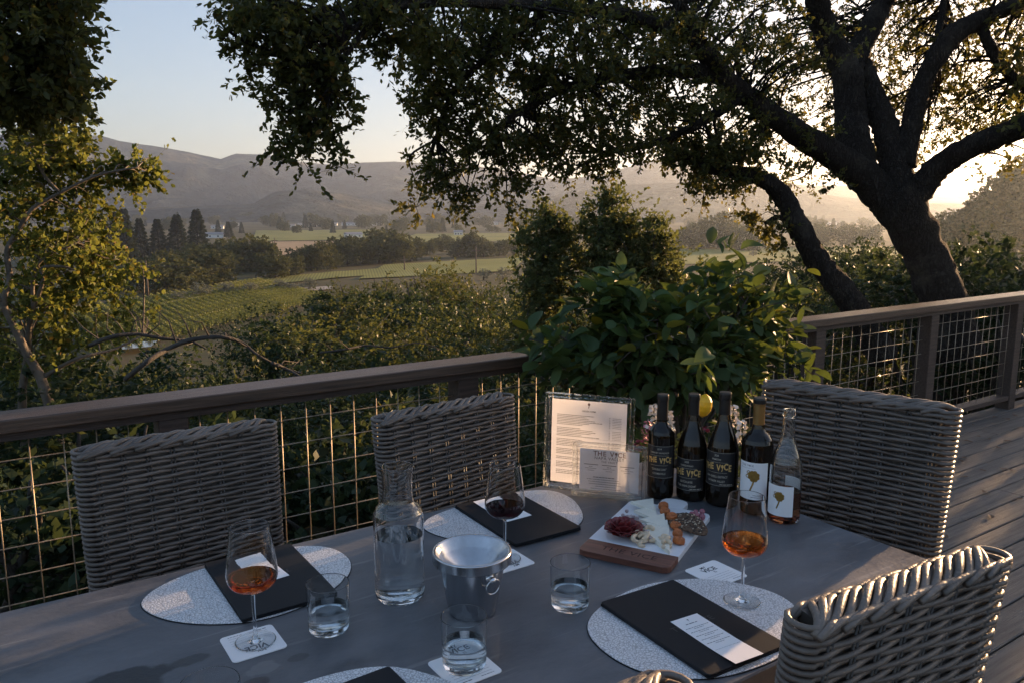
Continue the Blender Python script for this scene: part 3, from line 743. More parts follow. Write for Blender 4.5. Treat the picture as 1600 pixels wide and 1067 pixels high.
# ================================================================== TEXT
_txt = {}
def text_geo(s, size=1.0, bold=0.0, space=1.0):
    key = (s, bold, space)
    if key not in _txt:
        c = bpy.data.curves.new('t', 'FONT'); c.body = s; c.size = 1.0; c.align_x = 'CENTER'; c.align_y = 'CENTER'; c.offset = bold; c.space_character = space; c.resolution_u = 3
        o = bpy.data.objects.new('t', c); col.objects.link(o)
        dg = bpy.context.evaluated_depsgraph_get(); me = o.evaluated_get(dg).to_mesh()
        V = [(v.co.x, v.co.y) for v in me.vertices]; Fc = [tuple(p.vertices) for p in me.polygons]
        o.evaluated_get(dg).to_mesh_clear(); bpy.data.objects.remove(o); bpy.data.curves.remove(c)
        _txt[key] = (V, Fc)
    V, Fc = _txt[key]
    return [(x * size, y * size) for x, y in V], Fc
class Print:
    """flat print in (u, v) metres, later mapped to a surface"""
    def __init__(self): self.v = []; self.f = []
    def add(self, V, Fc): o = len(self.v); self.v += V; self.f += [tuple(i + o for i in q) for q in Fc]; return self
    def text(self, s, u, v, width=None, size=None, bold=0.0, space=1.0, rot=0.0, squash=1.0):
        V, Fc = text_geo(s, 1.0, bold, space)
        if width: size = width / (max(p[0] for p in V) - min(p[0] for p in V))
        c, sn = math.cos(rot), math.sin(rot)
        return self.add([(u + (x * c - y * squash * sn) * size, v + (x * sn + y * squash * c) * size) for x, y in V], Fc)
    def bar(self, u0, u1, v0, v1, n=1):
        V = []; Fc = []
        for k in range(n + 1): V += [(lerp(u0, u1, k / n), v0), (lerp(u0, u1, k / n), v1)]
        for k in range(n): Fc.append((2 * k, 2 * k + 2, 2 * k + 3, 2 * k + 1))
        return self.add(V, Fc)
    def words(self, u0, u1, v, h, seed):
        rnd = random.Random(seed); u = u0
        while u < u1 - h:
            w_ = min(u1 - u, h * rnd.uniform(2.0, 6.0)); self.bar(u, u + w_, v - h / 2, v + h / 2); u += w_ + h * 0.8
        return self
    def disc(self, u, v, r, n=14, wob=0.0, seed=1):
        rnd = random.Random(seed); q = [1 + rnd.uniform(-wob, wob) for k in range(n)]; V = [(u, v)]; Fc = []; m = 5
        for j in range(1, m + 1): V += [(u + r * j / m * q[k] * math.cos(2 * math.pi * k / n), v + r * j / m * q[k] * math.sin(2 * math.pi * k / n)) for k in range(n)]
        for k in range(n):
            Fc.append((0, 1 + k, 1 + (k + 1) % n))
            for j in range(m - 1): Fc.append((1 + j * n + k, 1 + (j + 1) * n + k, 1 + (j + 1) * n + (k + 1) % n, 1 + j * n + (k + 1) % n))
        return self.add(V, Fc)
    def ring(self, u, v, r, w_, a0=0, a1=360, n=16):
        V = []; Fc = []
        for k in range(n + 1):
            a = R(lerp(a0, a1, k / n)); V += [(u + (r - w_) * math.cos(a), v + (r - w_) * math.sin(a)), (u + r * math.cos(a), v + r * math.sin(a))]
        for k in range(n): Fc.append((2 * k, 2 * k + 1, 2 * k + 3, 2 * k + 2))
        return self.add(V, Fc)
    def stroke(self, pts, w_):
        V = []; Fc = []
        for i, p in enumerate(pts):
            a = Vector(pts[max(0, i - 1)]); b = Vector(pts[min(len(pts) - 1, i + 1)]); t = (b - a).normalized(); n = Vector((-t.y, t.x)) * w_ / 2
            V += [(p[0] + n.x, p[1] + n.y), (p[0] - n.x, p[1] - n.y)]
        for i in range(len(pts) - 1): Fc.append((2 * i, 2 * i + 1, 2 * i + 3, 2 * i + 2))
        return self.add(V, Fc)
    def flower(self, u, v, s):
        self.disc(u, v + 0.16 * s, 0.22 * s); return self.stroke([(u + 0.03 * s, v), (u, v - 0.25 * s), (u - 0.09 * s, v - 0.5 * s)], 0.11 * s)
    def brand(self, u, v, width, bold=0.012, jit=0.0):
        """THE V*CE with the flower standing in for the I"""
        s = width / 4.35
        x = u - width / 2
        for i, (ch, w_) in enumerate((('T', .58), ('H', .66), ('E', .60), (' ', .36), ('V', .66), ('*', .42), ('C', .62), ('E', .55))):
            cx = x + w_ * s / 2
            if ch == '*': self.flower(cx, v, s * 0.82)
            elif ch != ' ': self.text(ch, cx, v + (jit * s * ((i * 37 % 7) / 7 - 0.4)), size=s * 0.92, bold=bold, rot=jit * ((i * 53 % 9) / 9 - 0.5))
            x += w_ * s
        return self
    def flat(self, name, mat, parent, M):
        vs = [M @ Vector((u, v, 0)) for u, v in self.v]
        return MB().add(vs, self.f).build(name, mat, parent)
    def wrap(self, name, mat, parent, r, th0, z0):
        vs = [Vector((r * math.cos(th0 + u / r), r * math.sin(th0 + u / r), z0 + v)) for u, v in self.v]
        return MB().add(vs, self.f).build(name, mat, parent)

# ================================================================== THINGS ON THE TABLE
def placemat(label, pts):
    c = Vector((sum(p[0] for p in pts) / len(pts), sum(p[1] for p in pts) / len(pts)))
    poly = [(p.x - c.x, p.y - c.y) for p in catmull([(a, b, 0) for a, b in pts], 6)]
    t = empty('placemat', (c.x, c.y, TABLE + 0.0004)); tag(t, label, 'placemat', 'silver leather placemats')
    if sum(a[0] * b[1] - b[0] * a[1] for a, b in zip(poly, poly[1:])) < 0: poly.reverse()
    MB().prism(poly, 0, 0.0012).build('backing', 'black_leather', t)
    MB().prism([(x * 0.992, y * 0.992) for x, y in poly], 0.0013, 0.0028, bev=0.0006).build('leather_face', 'silver_leather', t)
placemat('silver pebbled leather placemat under the left menu folder', [(.228, 1.70), (.27, 1.76), (.36, 1.80), (.50, 1.818), (.60, 1.80), (.66, 1.745), (.668, 1.65), (.615, 1.565), (.50, 1.505), (.40, 1.502), (.31, 1.55), (.25, 1.62)])
placemat('silver leather placemat under the middle folder, between carafe and sign holders', [(.90, 1.735), (.955, 1.79), (1.08, 1.815), (1.25, 1.815), (1.335, 1.775), (1.345, 1.68), (1.285, 1.56), (1.20, 1.51), (1.09, 1.503), (.98, 1.56), (.915, 1.65)])
placemat('silver leather placemat under the near right menu folder', [(.90, 1.005), (.915, 1.09), (.965, 1.145), (1.06, 1.178), (1.17, 1.18), (1.28, 1.13), (1.345, 1.03), (1.342, .948), (1.28, .872), (1.17, .838), (1.06, .842), (.978, .872), (.92, .93)])
placemat('silver placemat cut off by the bottom edge of the picture', [(.63, 1.06), (.61, 1.13), (.55, 1.21), (.45, 1.243), (.33, 1.23), (.23, 1.16), (.20, 1.05), (.25, .94), (.38, .885), (.52, .90), (.60, .97)])

MZ = TABLE + 0.0034
def folder(label, cx, cy_, rz, w_=0.20, h_=0.31, flip=False, emboss=True):
    t = empty('menu_folder', (cx, cy_, MZ), rz); tag(t, label, 'menu', 'black menu folders')
    MB().prism(rrect(-w_ / 2, w_ / 2, -h_ / 2, h_ / 2, 0.006, 3), 0, 0.0028, bev=0.0006).build('back_cover', 'black_leather', t)
    MB().prism(rrect(-w_ / 2 + .004, w_ / 2 - .004, -h_ / 2 + .004, h_ / 2 - .004, 0.003, 2), 0.003, 0.0052).build('pages', 'paper', t) if False else None
    MB().prism(rrect(-w_ / 2 + .001, w_ / 2 - .001, -h_ / 2 + .001, h_ / 2 - .001, 0.006, 3), 0.0036, 0.0074, bev=0.0016).build('front_cover', 'black_leather', t)
    MB().box(-w_ / 2 - 0.0012, -w_ / 2 + 0.003, -h_ / 2 + .006, h_ / 2 - .006, 0.0004, 0.007, bev=0.001).build('spine', 'black_leather', t)
    if emboss:
        p = Print().brand(0, -0.005, 0.105, 0.01)
        p.flat('embossed_lettering', 'emboss', t, Matrix.Translation((0, -0.005, 0.0078)))
    return t
def facing(pt): return math.pi if pt else 0.0
folder('black menu folder with embossed lettering behind the leftmost rosé glass', .480, 1.659, math.pi + 0.0)
folder('black menu folder beside the acrylic signs, glass of red wine before it', 1.131, 1.653, math.pi - 0.03, emboss=True)
folder('large black menu folder nearest the lower right chair', 1.0995, 1.008, R(-3))
folder('black menu folder cut off by the bottom edge of the picture', .455, 1.040, R(2), emboss=False)
def tasting_card(label, cx, cy_, rz, w_=0.07, h_=0.165, seed=1):
    z = MZ + 0.0078
    t = empty('tasting_card', (cx, cy_, z), rz); tag(t, label, 'card', 'white tasting note cards')
    n = 10; vs = []; fs = []
    for i in range(n + 1):
        y = lerp(-h_ / 2, h_ / 2, i / n); zz = 0.0004 + 0.0035 * (max(0, -y - 0.015) / 0.07) ** 1.5
        for x in (-w_ / 2, w_ / 2): vs += [(x, y, zz), (x, y, zz + 0.0003)]
    for i in range(n):
        a = 4 * i; b = a + 4; fs += [(a + 1, a + 3, b + 3, b + 1), (a, b, b + 2, a + 2), (a, a + 1, b + 1, b), (a + 2, b + 2, b + 3, a + 3)]
    fs += [(0, 2, 3, 1), (4 * n, 4 * n + 1, 4 * n + 3, 4 * n + 2)]
    MB().add(vs, fs).build('sheet', 'paper', t)
    p = Print(); p.flower(0, h_ * .43, 0.009); p.words(-.016, .016, h_ * .36, .0022, seed)
    y = h_ * .28
    for k in range(5):
        p.words(-.028, .028, y, .0014, seed + k); p.words(-.012, .012, y - .005, .0012, seed + 9 + k); y -= 0.0145
    p.words(-.03, .03, -h_ * .19, .0007, seed + 31)
    p2 = Print(); p2.v = p.v; p2.f = p.f
    vs = [(u, v, 0.0004 + 0.0035 * (max(0, -v - 0.015) / 0.07) ** 1.5 + 0.0005) for u, v in p.v]
    MB().add(vs, p.f).build('printed_text', 'ink_grey', t)
tasting_card('white card lying on the left folder behind the rosé glass', .478, 1.712, math.pi + R(6), 0.07, 0.15, 3)
tasting_card('white card lying on the middle folder behind the red wine glass', 1.126, 1.711, math.pi + R(1), 0.078, 0.165, 5)
tasting_card('white card with printed tasting notes lying on the near right folder', 1.094, .937, R(-5), 0.068, 0.175, 8)

def coaster(label, cx, cy_, rz, s=0.10):
    t = empty('coaster', (cx, cy_, TABLE + 0.0005), rz); tag(t, label, 'coaster', 'white square card coasters')
    MB().prism(rrect(-s / 2, s / 2, -s / 2, s / 2, 0.009, 4), 0, 0.0016).build('card', 'coaster_card', t)
    M = Matrix.Translation((0, 0, 0.0018))
    p = Print()
    p.text('MY', -.006, .033, size=.012, bold=.02); p.text('VICE', 0, .019, size=.020, bold=.025); p.text('IS', .004, .005, size=.011, bold=.0)
    p.flat('motto', 'ink', t, M)
    q = Print()
    for k in range(4): q.bar(-.036, .036, -.008 - k * .0085, -.0074 - k * .0085)
    q.words(-.036, -.008, -.041, .0022, 3); q.words(.010, .036, -.041, .0016, 4)
    q.flat('writing_lines', 'ink_grey', t, M)
coaster('square white coaster under the leftmost rosé glass', .377, 1.423, math.pi)
coaster('square white coaster under the red wine glass behind the steel bucket', .968, 1.455, math.pi)
coaster('empty white coaster between the serving board and near right placemat', 1.321, 1.1375, R(-90) if False else 0.0)
coaster('square white coaster under the tumbler nearest the bottom edge', .664, 1.131, 0.0)

def wine_glass(label, x, y, z, wine, fill=0.030):
    t = empty('wine_glass', (x, y, z)); tag(t, label, 'wine glass', 'stemmed wine glasses')
    H_ = 0.228; b0 = 0.103
    outer = [(0.0, 0.0004), (0.034, 0.0004), (0.0375, 0.0008), (0.0375, 0.0016), (0.030, 0.0026), (0.016, 0.0042), (0.007, 0.0075), (0.0042, 0.014), (0.0034, 0.03), (0.0033, 0.075), (0.0036, 0.094), (0.0058, 0.1005), (0.013, 0.1045)]
    bowl = []
    for k in range(1, 11):
        a = R(90 * k / 10); bowl.append((0.013 + 0.0335 * math.sin(a) ** 0.9, 0.1045 + 0.031 * (1 - math.cos(a))))
    up = [(0.0462, 0.143), (0.0450, 0.155), (0.0430, 0.172), (0.0405, 0.192), (0.0378, 0.212), (0.0358, H_)]
    out = outer + bowl + up
    th = 0.0009
    inner = [(0.0352, H_ + 0.0003), (0.0349, H_)] + [(r - th, zz) for r, zz in reversed(up[:-1])] + [(r - th, zz + th * 0.6) for r, zz in reversed(bowl)] + [(0.010, 0.1062), (0.0, 0.1056)]
    MB().lathe(out + inner, 56, closed=False).build('glass', 'glass', t, smooth_=True, recalc=True)
    if wine:
        zl = 0.1056 + fill; prof = [(0.0, 0.1054), (0.010, 0.1059)]
        for r, zz in [(r - th + 0.0003, zz + th * 0.4) for r, zz in bowl + up]:
            if zz < zl: prof.append((r, zz)); last = r
        prof += [(last, zl), (0.0, zl)]
        MB().lathe(prof, 56, closed=False).build('wine', wine, t, smooth_=False, recalc=True)
    return t
CZ = TABLE + 0.0025
wine_glass('wine glass with orange rosé on the coaster before the left folder', .382, 1.424, CZ, 'rose_wine', 0.025)
wine_glass('wine glass with dark red wine on the coaster behind the steel bucket', .970, 1.462, CZ, 'red_wine', 0.024)
wine_glass('wine glass with amber rosé on the near right placemat before the bottles', 1.262, 1.015, TABLE + 0.0034, 'rose_wine', 0.031)
g4 = onz(327, 1066, TABLE + 0.228)
wine_glass('wine glass of which only the rim shows at the bottom left edge', g4.x, g4.y, TABLE + 0.0006, None)

def tumbler(label, x, y, z, level):
    t = empty('water_tumbler', (x, y, z)); tag(t, label, 'glass', 'short water tumblers')
    prof = [(0.0, 0.0012), (0.031, 0.0004), (0.036, 0.002), (0.0385, 0.007), (0.0392, 0.014), (0.0415, 0.0955), (0.0410, 0.0965), (0.0401, 0.0960), (0.0378, 0.018), (0.034, 0.0135), (0.0, 0.0115)]
    MB().lathe(prof, 56, closed=False).build('glass', 'glass', t, smooth_=True, recalc=True)
    k = lambda zz: lerp(0.0378, 0.0401, (zz - 0.018) / 0.078) + 0.0004
    MB().lathe([(0.0, 0.0113), (0.034, 0.0132), (k(0.018), 0.018), (k(level), level), (0.0, level)], 56, closed=False).build('water', 'water', t, recalc=True)
tumbler('water tumbler between the left folder and the carafe', .514, 1.392, TABLE + 0.0006, 0.047)
tumbler('water tumbler alone on the table before the serving board', .958, 1.203, TABLE + 0.0006, 0.045)
tumbler('water tumbler standing on the coaster at the bottom edge', .665, 1.133, CZ, 0.046)

def carafe():
    t = empty('water_carafe', (.687, 1.434, TABLE + 0.0006)); tag(t, 'tall clear glass carafe half full of water', 'carafe')
    o = [(0.0, 0.002), (0.038, 0.0005), (0.046, 0.003), (0.0505, 0.010), (0.0518, 0.020), (0.0518, 0.178), (0.0505, 0.188), (0.046, 0.198), (0.038, 0.2065), (0.0335, 0.213), (0.0312, 0.222), (0.0305, 0.24), (0.0312, 0.262), (0.0340, 0.286)]
    th = 0.0022
    i = [(0.0332, 0.2868), (0.0322, 0.286), (0.0312 - th, 0.262), (0.0305 - th, 0.24), (0.0312 - th, 0.221), (0.0335 - th, 0.2115), (0.038 - th, 0.2045), (0.046 - th, 0.1965), (0.0505 - th, 0.1868), (0.0518 - th, 0.177), (0.0518 - th, 0.024), (0.046, 0.0155), (0.036, 0.0125), (0.0, 0.0115)]
    MB().lathe(o + i, 64, closed=False).build('glass', 'glass', t, smooth_=True, recalc=True)
    MB().lathe([(0.0, 0.0113), (0.036, 0.0122), (0.046, 0.0152), (0.0500, 0.024), (0.0500, 0.140), (0.0, 0.140)], 64, closed=False).build('water', 'water', t, recalc=True)
carafe()
def spittoon():
    t = empty('steel_spittoon', (.783, 1.30, TABLE + 0.0006)); tag(t, 'brushed steel spittoon bucket with funnel top and ring handle', 'spittoon')
    MB().lathe([(0.0, 0.0), (0.046, 0.0), (0.0485, 0.002), (0.0672, 0.111), (0.066, 0.112), (0.047, 0.004), (0.0, 0.003)], 64, closed=False).build('bucket', 'steel', t, smooth_=True, recalc=True)
    MB().lathe([(0.0675, 0.108), (0.0785, 0.1085), (0.0795, 0.110), (0.0795, 0.128), (0.0785, 0.1302), (0.0745, 0.1305), (0.0725, 0.1285), (0.060, 0.110), (0.017, 0.065), (0.0145, 0.060), (0.0145, 0.045), (0.0138, 0.045), (0.0136, 0.061), (0.059, 0.1075)], 72, closed=True).build('funnel_rim', 'steel', t, smooth_=True, recalc=True)
    toward = Vector((-.783, -1.30)).normalized()
    base = math.atan2(toward.y, toward.x) + R(32)
    for k in (0, 1):
        a = base + math.pi * k; n = Vector((math.cos(a), math.sin(a), 0)); rr = 0.0645
        h = empty('ring_handle', (n.x * rr, n.y * rr, 0.097)); h.parent = t; h.rotation_euler = (0, 0, a)
        h = MB().lathe([(0.0, 0), (0.010, 0), (0.010, 0.002), (0.006, 0.005), (0.0, 0.006)], 20, closed=False, M=Matrix.Rotation(R(90), 4, 'Y')).build('ring_mount', 'chrome', t, (n.x * rr, n.y * rr, 0.094), (0, 0, a), smooth_=True)
        MB().blob((0.010, 0, 0), 0.0075, 16, 10).build('ball', 'chrome', h, smooth_=True)
        MB().tube([(0.012 + 0.002 * math.cos(2 * math.pi * q / 28), 0.0155 * math.sin(2 * math.pi * q / 28), -0.0125 + 0.0155 * math.cos(2 * math.pi * q / 28)) for q in range(28)], 0.0016, 8, closed=True).build('ring', 'chrome', h, smooth_=True)
spittoon()
for o in [o for o in bpy.data.objects if o.name.startswith('ring_handle')]: bpy.data.objects.remove(o)

# ------------------------------------------------------------------ bottles
def bottle(label, x, y, H_, r, shape, glass, turn, front, hollow=False):
    t = empty('wine_bottle', (x, y, TABLE + 0.0006)); tag(t, label, 'wine bottle', 'wine bottles at the end of the table')
    if shape == 'bordeaux':
        out = [(r, H_ * .60), (r * .985, H_ * .625), (r * .92, H_ * .655), (r * .74, H_ * .69), (r * .52, H_ * .715), (r * .41, H_ * .74), (.0148, H_ * .78), (.0142, H_ * .93)]
    elif shape == 'shouldered':
        out = [(r * .985, H_ * .52), (r, H_ * .585), (r * .99, H_ * .615), (r * .92, H_ * .65), (r * .74, H_ * .685), (r * .52, H_ * .71), (r * .41, H_ * .74), (.0148, H_ * .78), (.0142, H_ * .93)]
    else:
        out = [(r, H_ * .46), (r * .985, H_ * .49), (r * .94, H_ * .53), (r * .84, H_ * .585), (r * .68, H_ * .645), (r * .53, H_ * .70), (r * .43, H_ * .75), (.0150, H_ * .81), (.0142, H_ * .93)]
    lip = [(.0150, H_ * .945), (.0158, H_ * .955), (.0158, H_ * .985), (.0148, H_)]
    bot = [(0, 0.012), (r * .55, 0.004), (r * .80, 0.0004), (r * .93, 0.002), (r * .985, 0.007), (r, 0.014)]
    prof = bot + out + lip
    if not hollow:
        MB().lathe(prof + [(.0098, H_ - .0006), (.0096, H_ - .004), (0, H_ - .004)], 56, closed=False).build('bottle_glass', glass, t, smooth_=True, recalc=True)
    else:
        th = 0.0026
        inn = [(.0100, H_ - .0004), (.0095, H_ * .93)] + [(max(.0095, q - th), zz) for q, zz in reversed(out)] + [(r - th, 0.018), (r * .9 - th, 0.010), (r * .6, 0.0095), (0, 0.016)]
        MB().lathe(prof + inn, 56, closed=False).build('bottle_glass', glass, t, smooth_=True, recalc=True)
        lv = H_ * .275
        MB().lathe([(0, 0.0157), (r * .6, 0.0092), (r * .9 - th, 0.0096), (r - th + .0003, 0.018), (r - th + .0003, lv), (0, lv)], 56, closed=False).build('wine', 'pale_rose', t, recalc=True)
    th0 = math.atan2(-y, -x) + turn
    front(t, r, th0, H_)
    return t
def wrap_label(t, r, th0, u0, u1, z0, z1, mat):
    p = Print().bar(u0, u1, 0, z1 - z0, 24); return p.wrap('label', mat, t, r + 0.0004, th0, z0)
def capsule(t, H_, mat, z0, name='capsule'):
    MB().lathe([(.0150, H_ * z0), (.0152, H_ * z0), (.0150, H_ * .935), (.0158, H_ * .945), (.0165, H_ * .955), (.0165, H_ * .985), (.0155, H_ + .0006), (.0, H_ + .0008)], 40, closed=False).build(name, mat, t, smooth_=True)
def black_front(lines_top, lines_bot, zc, hl, cap='foil_black', small=False):
    def f(t, r, th0, H_):
        hw = r * 1.28; z0 = zc - hl / 2; z1 = zc + hl / 2
        lb = wrap_label(t, r, th0, -hw, hw, z0, z1, 'black_label')
        fr = Print(); w_ = 0.0006
        for v in (z0 + .002, z1 - .002): fr.bar(-hw + .004, hw - .004, v, v + w_, 16)
        for v in (zc + hl * .20, zc - hl * .10): fr.bar(-hw * .55, hw * .55, v, v + w_, 12)
        yv = zc + hl * .40
        for s, sz in lines_top: fr.text(s, 0, yv, size=sz, bold=.008, squash=1.25); yv -= hl * .115
        yv = zc - hl * .22
        for s, sz in lines_bot: fr.text(s, 0, yv, size=sz, bold=.008, squash=1.35); yv -= hl * .13
        if small: fr.words(hw * .2, hw * .85, z0 + .006, .0018, 5)
        fr.wrap('fine_print', 'cream_ink', lb, r + 0.0008, th0, 0)
        b = Print().brand(0, zc + hl * .06, hw * 1.5, 0.03, 0.22)
        b.v = [(u, zc + hl * .06 + (v - zc - hl * .06) * 1.45) for u, v in b.v]
        b.wrap('brand_lettering', 'gold_ink', lb, r + 0.0008, th0, 0)
        if cap: capsule(t, H_, cap, .76)
    return f
def flower_drawing(p, u, v, s):
    """a round bloom of loops on a leaning stem"""
    p.disc(u, v, .30 * s, 20, .04, 3)
    for a, d, q in ((20, .24, .13), (70, .25, .12), (110, .24, .12), (150, .27, .11), (200, .26, .11), (250, .24, .12), (300, .26, .12), (340, .25, .13)):
        p.disc(u + d * s * math.cos(R(a)), v + d * s * math.sin(R(a)), q * s, 12, .05, a)
    p.ring(u - .38 * s, v - .03 * s, .11 * s, .05 * s, 20, 320); p.ring(u - .30 * s, v + .20 * s, .13 * s, .05 * s)
    p.stroke([(u + .04 * s, v - .25 * s), (u - .04 * s, v - .55 * s), (u - .18 * s, v - .92 * s)], .095 * s)
    return p
def white_front(z0, z1, hw, fs, fv, words, cap):
    def f(t, r, th0, H_):
        lb = wrap_label(t, r, th0, -hw, hw, z0, z1, 'white_label'); zc = (z0 + z1) / 2
        p = flower_drawing(Print(), .004, zc + fv, fs); p.wrap('flower_drawing', 'gold_print', lb, r + 0.0008, th0, 0)
        if words:
            q = Print().brand(-hw * .35, z1 - .009, hw * .85, 0.0); q.bar(-hw * .85, hw * .2, z1 - .0165, z1 - .016, 6)
            q.words(hw * .15, hw * .85, z0 + .012, .0016, 2); q.words(0, hw * .85, z0 + .0065, .0014, 6)
            q.wrap('fine_print', 'ink_grey', lb, r + 0.0009, th0, 0)
        if cap: capsule(t, H_, cap, .775); MB().lathe([(.0166, H_ * .958), (.0169, H_ * .958), (.0169, H_ * .99), (.0156, H_ + .002), (0, H_ + .002)], 32, closed=False).build('capsule_top', 'foil_black', t, smooth_=True)
        else:
            bl = Print().bar(-hw * .7, hw * .7, 0, z1 - z0 + .004, 16); bl.wrap('back_label', 'white_label', t, r + 0.0004, th0 + math.pi - 0.25, z0 + .002)
    return f
bottle('leftmost black-labelled wine bottle, tall and straight with high shoulders', 1.571, 1.568, .296, .0372, 'bordeaux', 'dark_bottle', R(-8), black_front([('2019', .0062), ('CABERNET SAUVIGNON', .0050)], [('"DOUBLE OAK"', .0062), ('COOMBSVILLE', .0058)], .110, .094))
bottle('black-labelled bottle with sloping shoulders, second from the left', 1.634, 1.510, .300, .0412, 'burgundy', 'dark_bottle', R(-20), black_front([('2020', .0062), ('CHARDONNAY', .0056)], [('BATCH #100', .0064), ('"THE NAPA DREAM"', .0064)], .078, .092, 'foil_black', True))
bottle('black-labelled bottle with round shoulders behind the lemon, third from left', 1.673, 1.434, .314, .0425, 'burgundy', 'dark_bottle', R(-22), black_front([('2020', .0062), ('PRIMITIVO', .0056)], [('OAK KNOLL DISTRICT', .0062), ('OF NAPA VALLEY', .0064)], .108, .096, 'foil_black', True))
bottle('dark bottle with gold neck foil and white flower label', 1.700, 1.341, .312, .0415, 'shouldered', 'dark_bottle', R(-14), white_front(.045, .146, .042, .044, .014, True, 'foil_gold'))
bottle('clear glass bottle of pale rosé with white flower label, rightmost', 1.713, 1.257, .298, .0405, 'burgundy', 'glass', R(-24), white_front(.022, .103, .040, .036, .012, False, None), hollow=True)

# ------------------------------------------------------------------ acrylic signs
def sign(label, a, b, height, lean, kind):
    a = Vector(a); b = Vector(b); W = (b - a).length; d = (b - a).normalized()
    # local x along the foot from left to right as seen, local -y towards the viewer
    rz = math.atan2(d.y, d.x); c = (a + b) / 2
    t = empty('acrylic_sign', (c.x, c.y, TABLE + 0.0006), rz); tag(t, label, 'sign')
    L = Matrix.Rotation(-lean, 4, 'X'); bw = 0.011; dp = 0.026; h = W / 2
    def part(name, mat, x0, x1, y0, y1, z0, z1, bev=0.0012): return MB().box(x0, x1, y0, y1, z0, z1, L, bev).build(name, mat, t, smooth_=False)
    for x in (-h, h - bw): part('frame_bar', 'acrylic', x, x + bw, -dp / 2, dp / 2, 0.006, height)
    part('frame_bar', 'acrylic', -h + bw + .0004, h - bw - .0004, -dp / 2, dp / 2, height - bw, height)
    part('frame_bar', 'acrylic', -h + bw + .0004, h - bw - .0004, -dp / 2, dp / 2, 0.006, 0.006 + bw)
    part('front_pane', 'acrylic_sheet', -h + bw + .0008, h - bw - .0008, -dp / 2 + .001, -dp / 2 + .002, 0.018, height - bw - .0006, 0)
    px0, px1, pz0, pz1 = -h + bw + .009, h - bw - .009, 0.026, height - bw - .005
    pp = part('printed_sheet', 'sign_paper', px0, px1, -.0032, -.0028, pz0, pz1, 0)
    M = L @ Matrix.Translation((0, -.0040, 0)) @ Matrix.Rotation(R(90), 4, 'X')
    pw = px1 - px0; cx = (px0 + px1) / 2; p = Print(); q = Print(); br = Print()
    if kind == 'tall':
        br.flower(cx, pz1 - .012, .017); p.text('ORDER FORM', cx, pz1 - .030, width=.040, bold=.01)
        z = pz1 - .044; s = 10; blocks = (7, 6, 5, 4, 2, 4, 3)
        for bi, nb in enumerate(blocks):
            for k in range(nb):
                if z < pz0 + .006: break
                q.words(px0 + .016, px0 + .016 + pw * random.Random(s).uniform(.32, .62), z, .0017, s)
                q.words(px1 - .050, px1 - .046, z, .0012, s + 1); q.words(px1 - .040, px1 - .014, z, .0010, s + 2)
                z -= .0046; s += 3
            z -= .0056
        q.bar(cx - .01, px1 - .004, pz0 + .135, pz0 + .1354)
    else:
        br.brand(cx, pz1 - .012, pw * .55, .012); q.text('NAPA VALLEY', cx, pz1 - .0245, width=pw * .50, space=1.15); q.text('THE VAULT', cx, pz1 - .0345, width=pw * .27, space=1.1)
        for k in (-1, 0, 1):
            u = cx + k * pw * .305; p.bar(u - pw * .12, u + pw * .12, pz1 - .0445, pz1 - .0430)
            q.words(u - .006, u + .006, pz1 - .0495, .0016, k + 5); q.words(u - .017, u + .017, pz1 - .0545, .0010, k + 9); q.words(u - .009, u + .009, pz1 - .0605, .0010, k + 14)
        z = pz0 + .037; p.words(cx - .044, cx + .016, z, .0018, 21)
        for k, (u0, u1) in enumerate(((-.062, .030), (-.058, .034), (-.056, .034), (-.038, .020), (-.05, .034))): q.words(cx + u0, cx + u1, z - .0065 * (k + 1), .0012, 40 + k)
    br.flat('brand_mark', 'ink_bronze', pp, M); p.flat('heading', 'ink', pp, M); q.flat('printed_lines', 'ink_grey', pp, M)
    return t
sA = onz(850, 762, TABLE); sB = onz(985, 790, TABLE)
sign('tall clear acrylic sign holder with a printed order form', (sA.x, sA.y), (1.486, 1.595), .285, R(3), 'tall')
sign('small clear acrylic sign in front of the taller one', (1.362, 1.706), (1.492, 1.545), .158, R(4), 'small')

# ------------------------------------------------------------------ serving board and food
BO = Vector((1.177, 1.290)); BA = math.atan2(.467, .885)
def build_board():
    t = empty('serving_board', (BO.x, BO.y, TABLE + 0.0008), BA); tag(t, 'white marble serving board with engraved walnut end', 'board')
    W = .223; L = .372; j = .072
    MB().prism([(j + .0003, -W / 2)] + [p for p in rrect(j - .05, L, -W / 2, W / 2, .02, 5) if p[0] > L - .021] [0:0] + [(L - .016, -W / 2), (L - .005, -W / 2 + .005), (L, -W / 2 + .016), (L, W / 2 - .016), (L - .005, W / 2 - .005), (L - .016, W / 2), (j + .0003, W / 2)], 0, .014, bev=.002).build('marble_slab', 'marble', t)
    MB().prism(rrect(L - .0, L + .075, -.036, .036, .02, 5), .0, .0138, bev=.002).build('handle', 'marble', t) if False else MB().prism([(L + .0003, -.036), (L + .045, -.036), (L + .058, -.030), (L + .066, -.016), (L + .066, .016), (L + .058, .030), (L + .045, .036), (L + .0003, .036)], .0002, .0138, bev=.002).build('handle', 'marble', t)
    w_ = MB().prism([(.016, -W / 2), (j, -W / 2), (j, W / 2), (.016, W / 2), (.005, W / 2 - .005), (0, W / 2 - .016), (0, -W / 2 + .016), (.005, -W / 2 + .005)], 0, .0142, bev=.002).build('walnut_end', 'walnut', t)
    p = Print().text('THE VICE', 0, 0, width=.135, bold=.004, space=1.1)
    p.flat('engraved_lettering', 'walnut_burn', w_, Matrix.Translation((.036, -.004, .0146)) @ Matrix.Rotation(R(-90), 4, 'Z'))
build_board()
BZ = TABLE + 0.0008 + 0.0145
def food(px, py, h=0.0): # a point on the slab
    return onz(px, py, BZ + h)
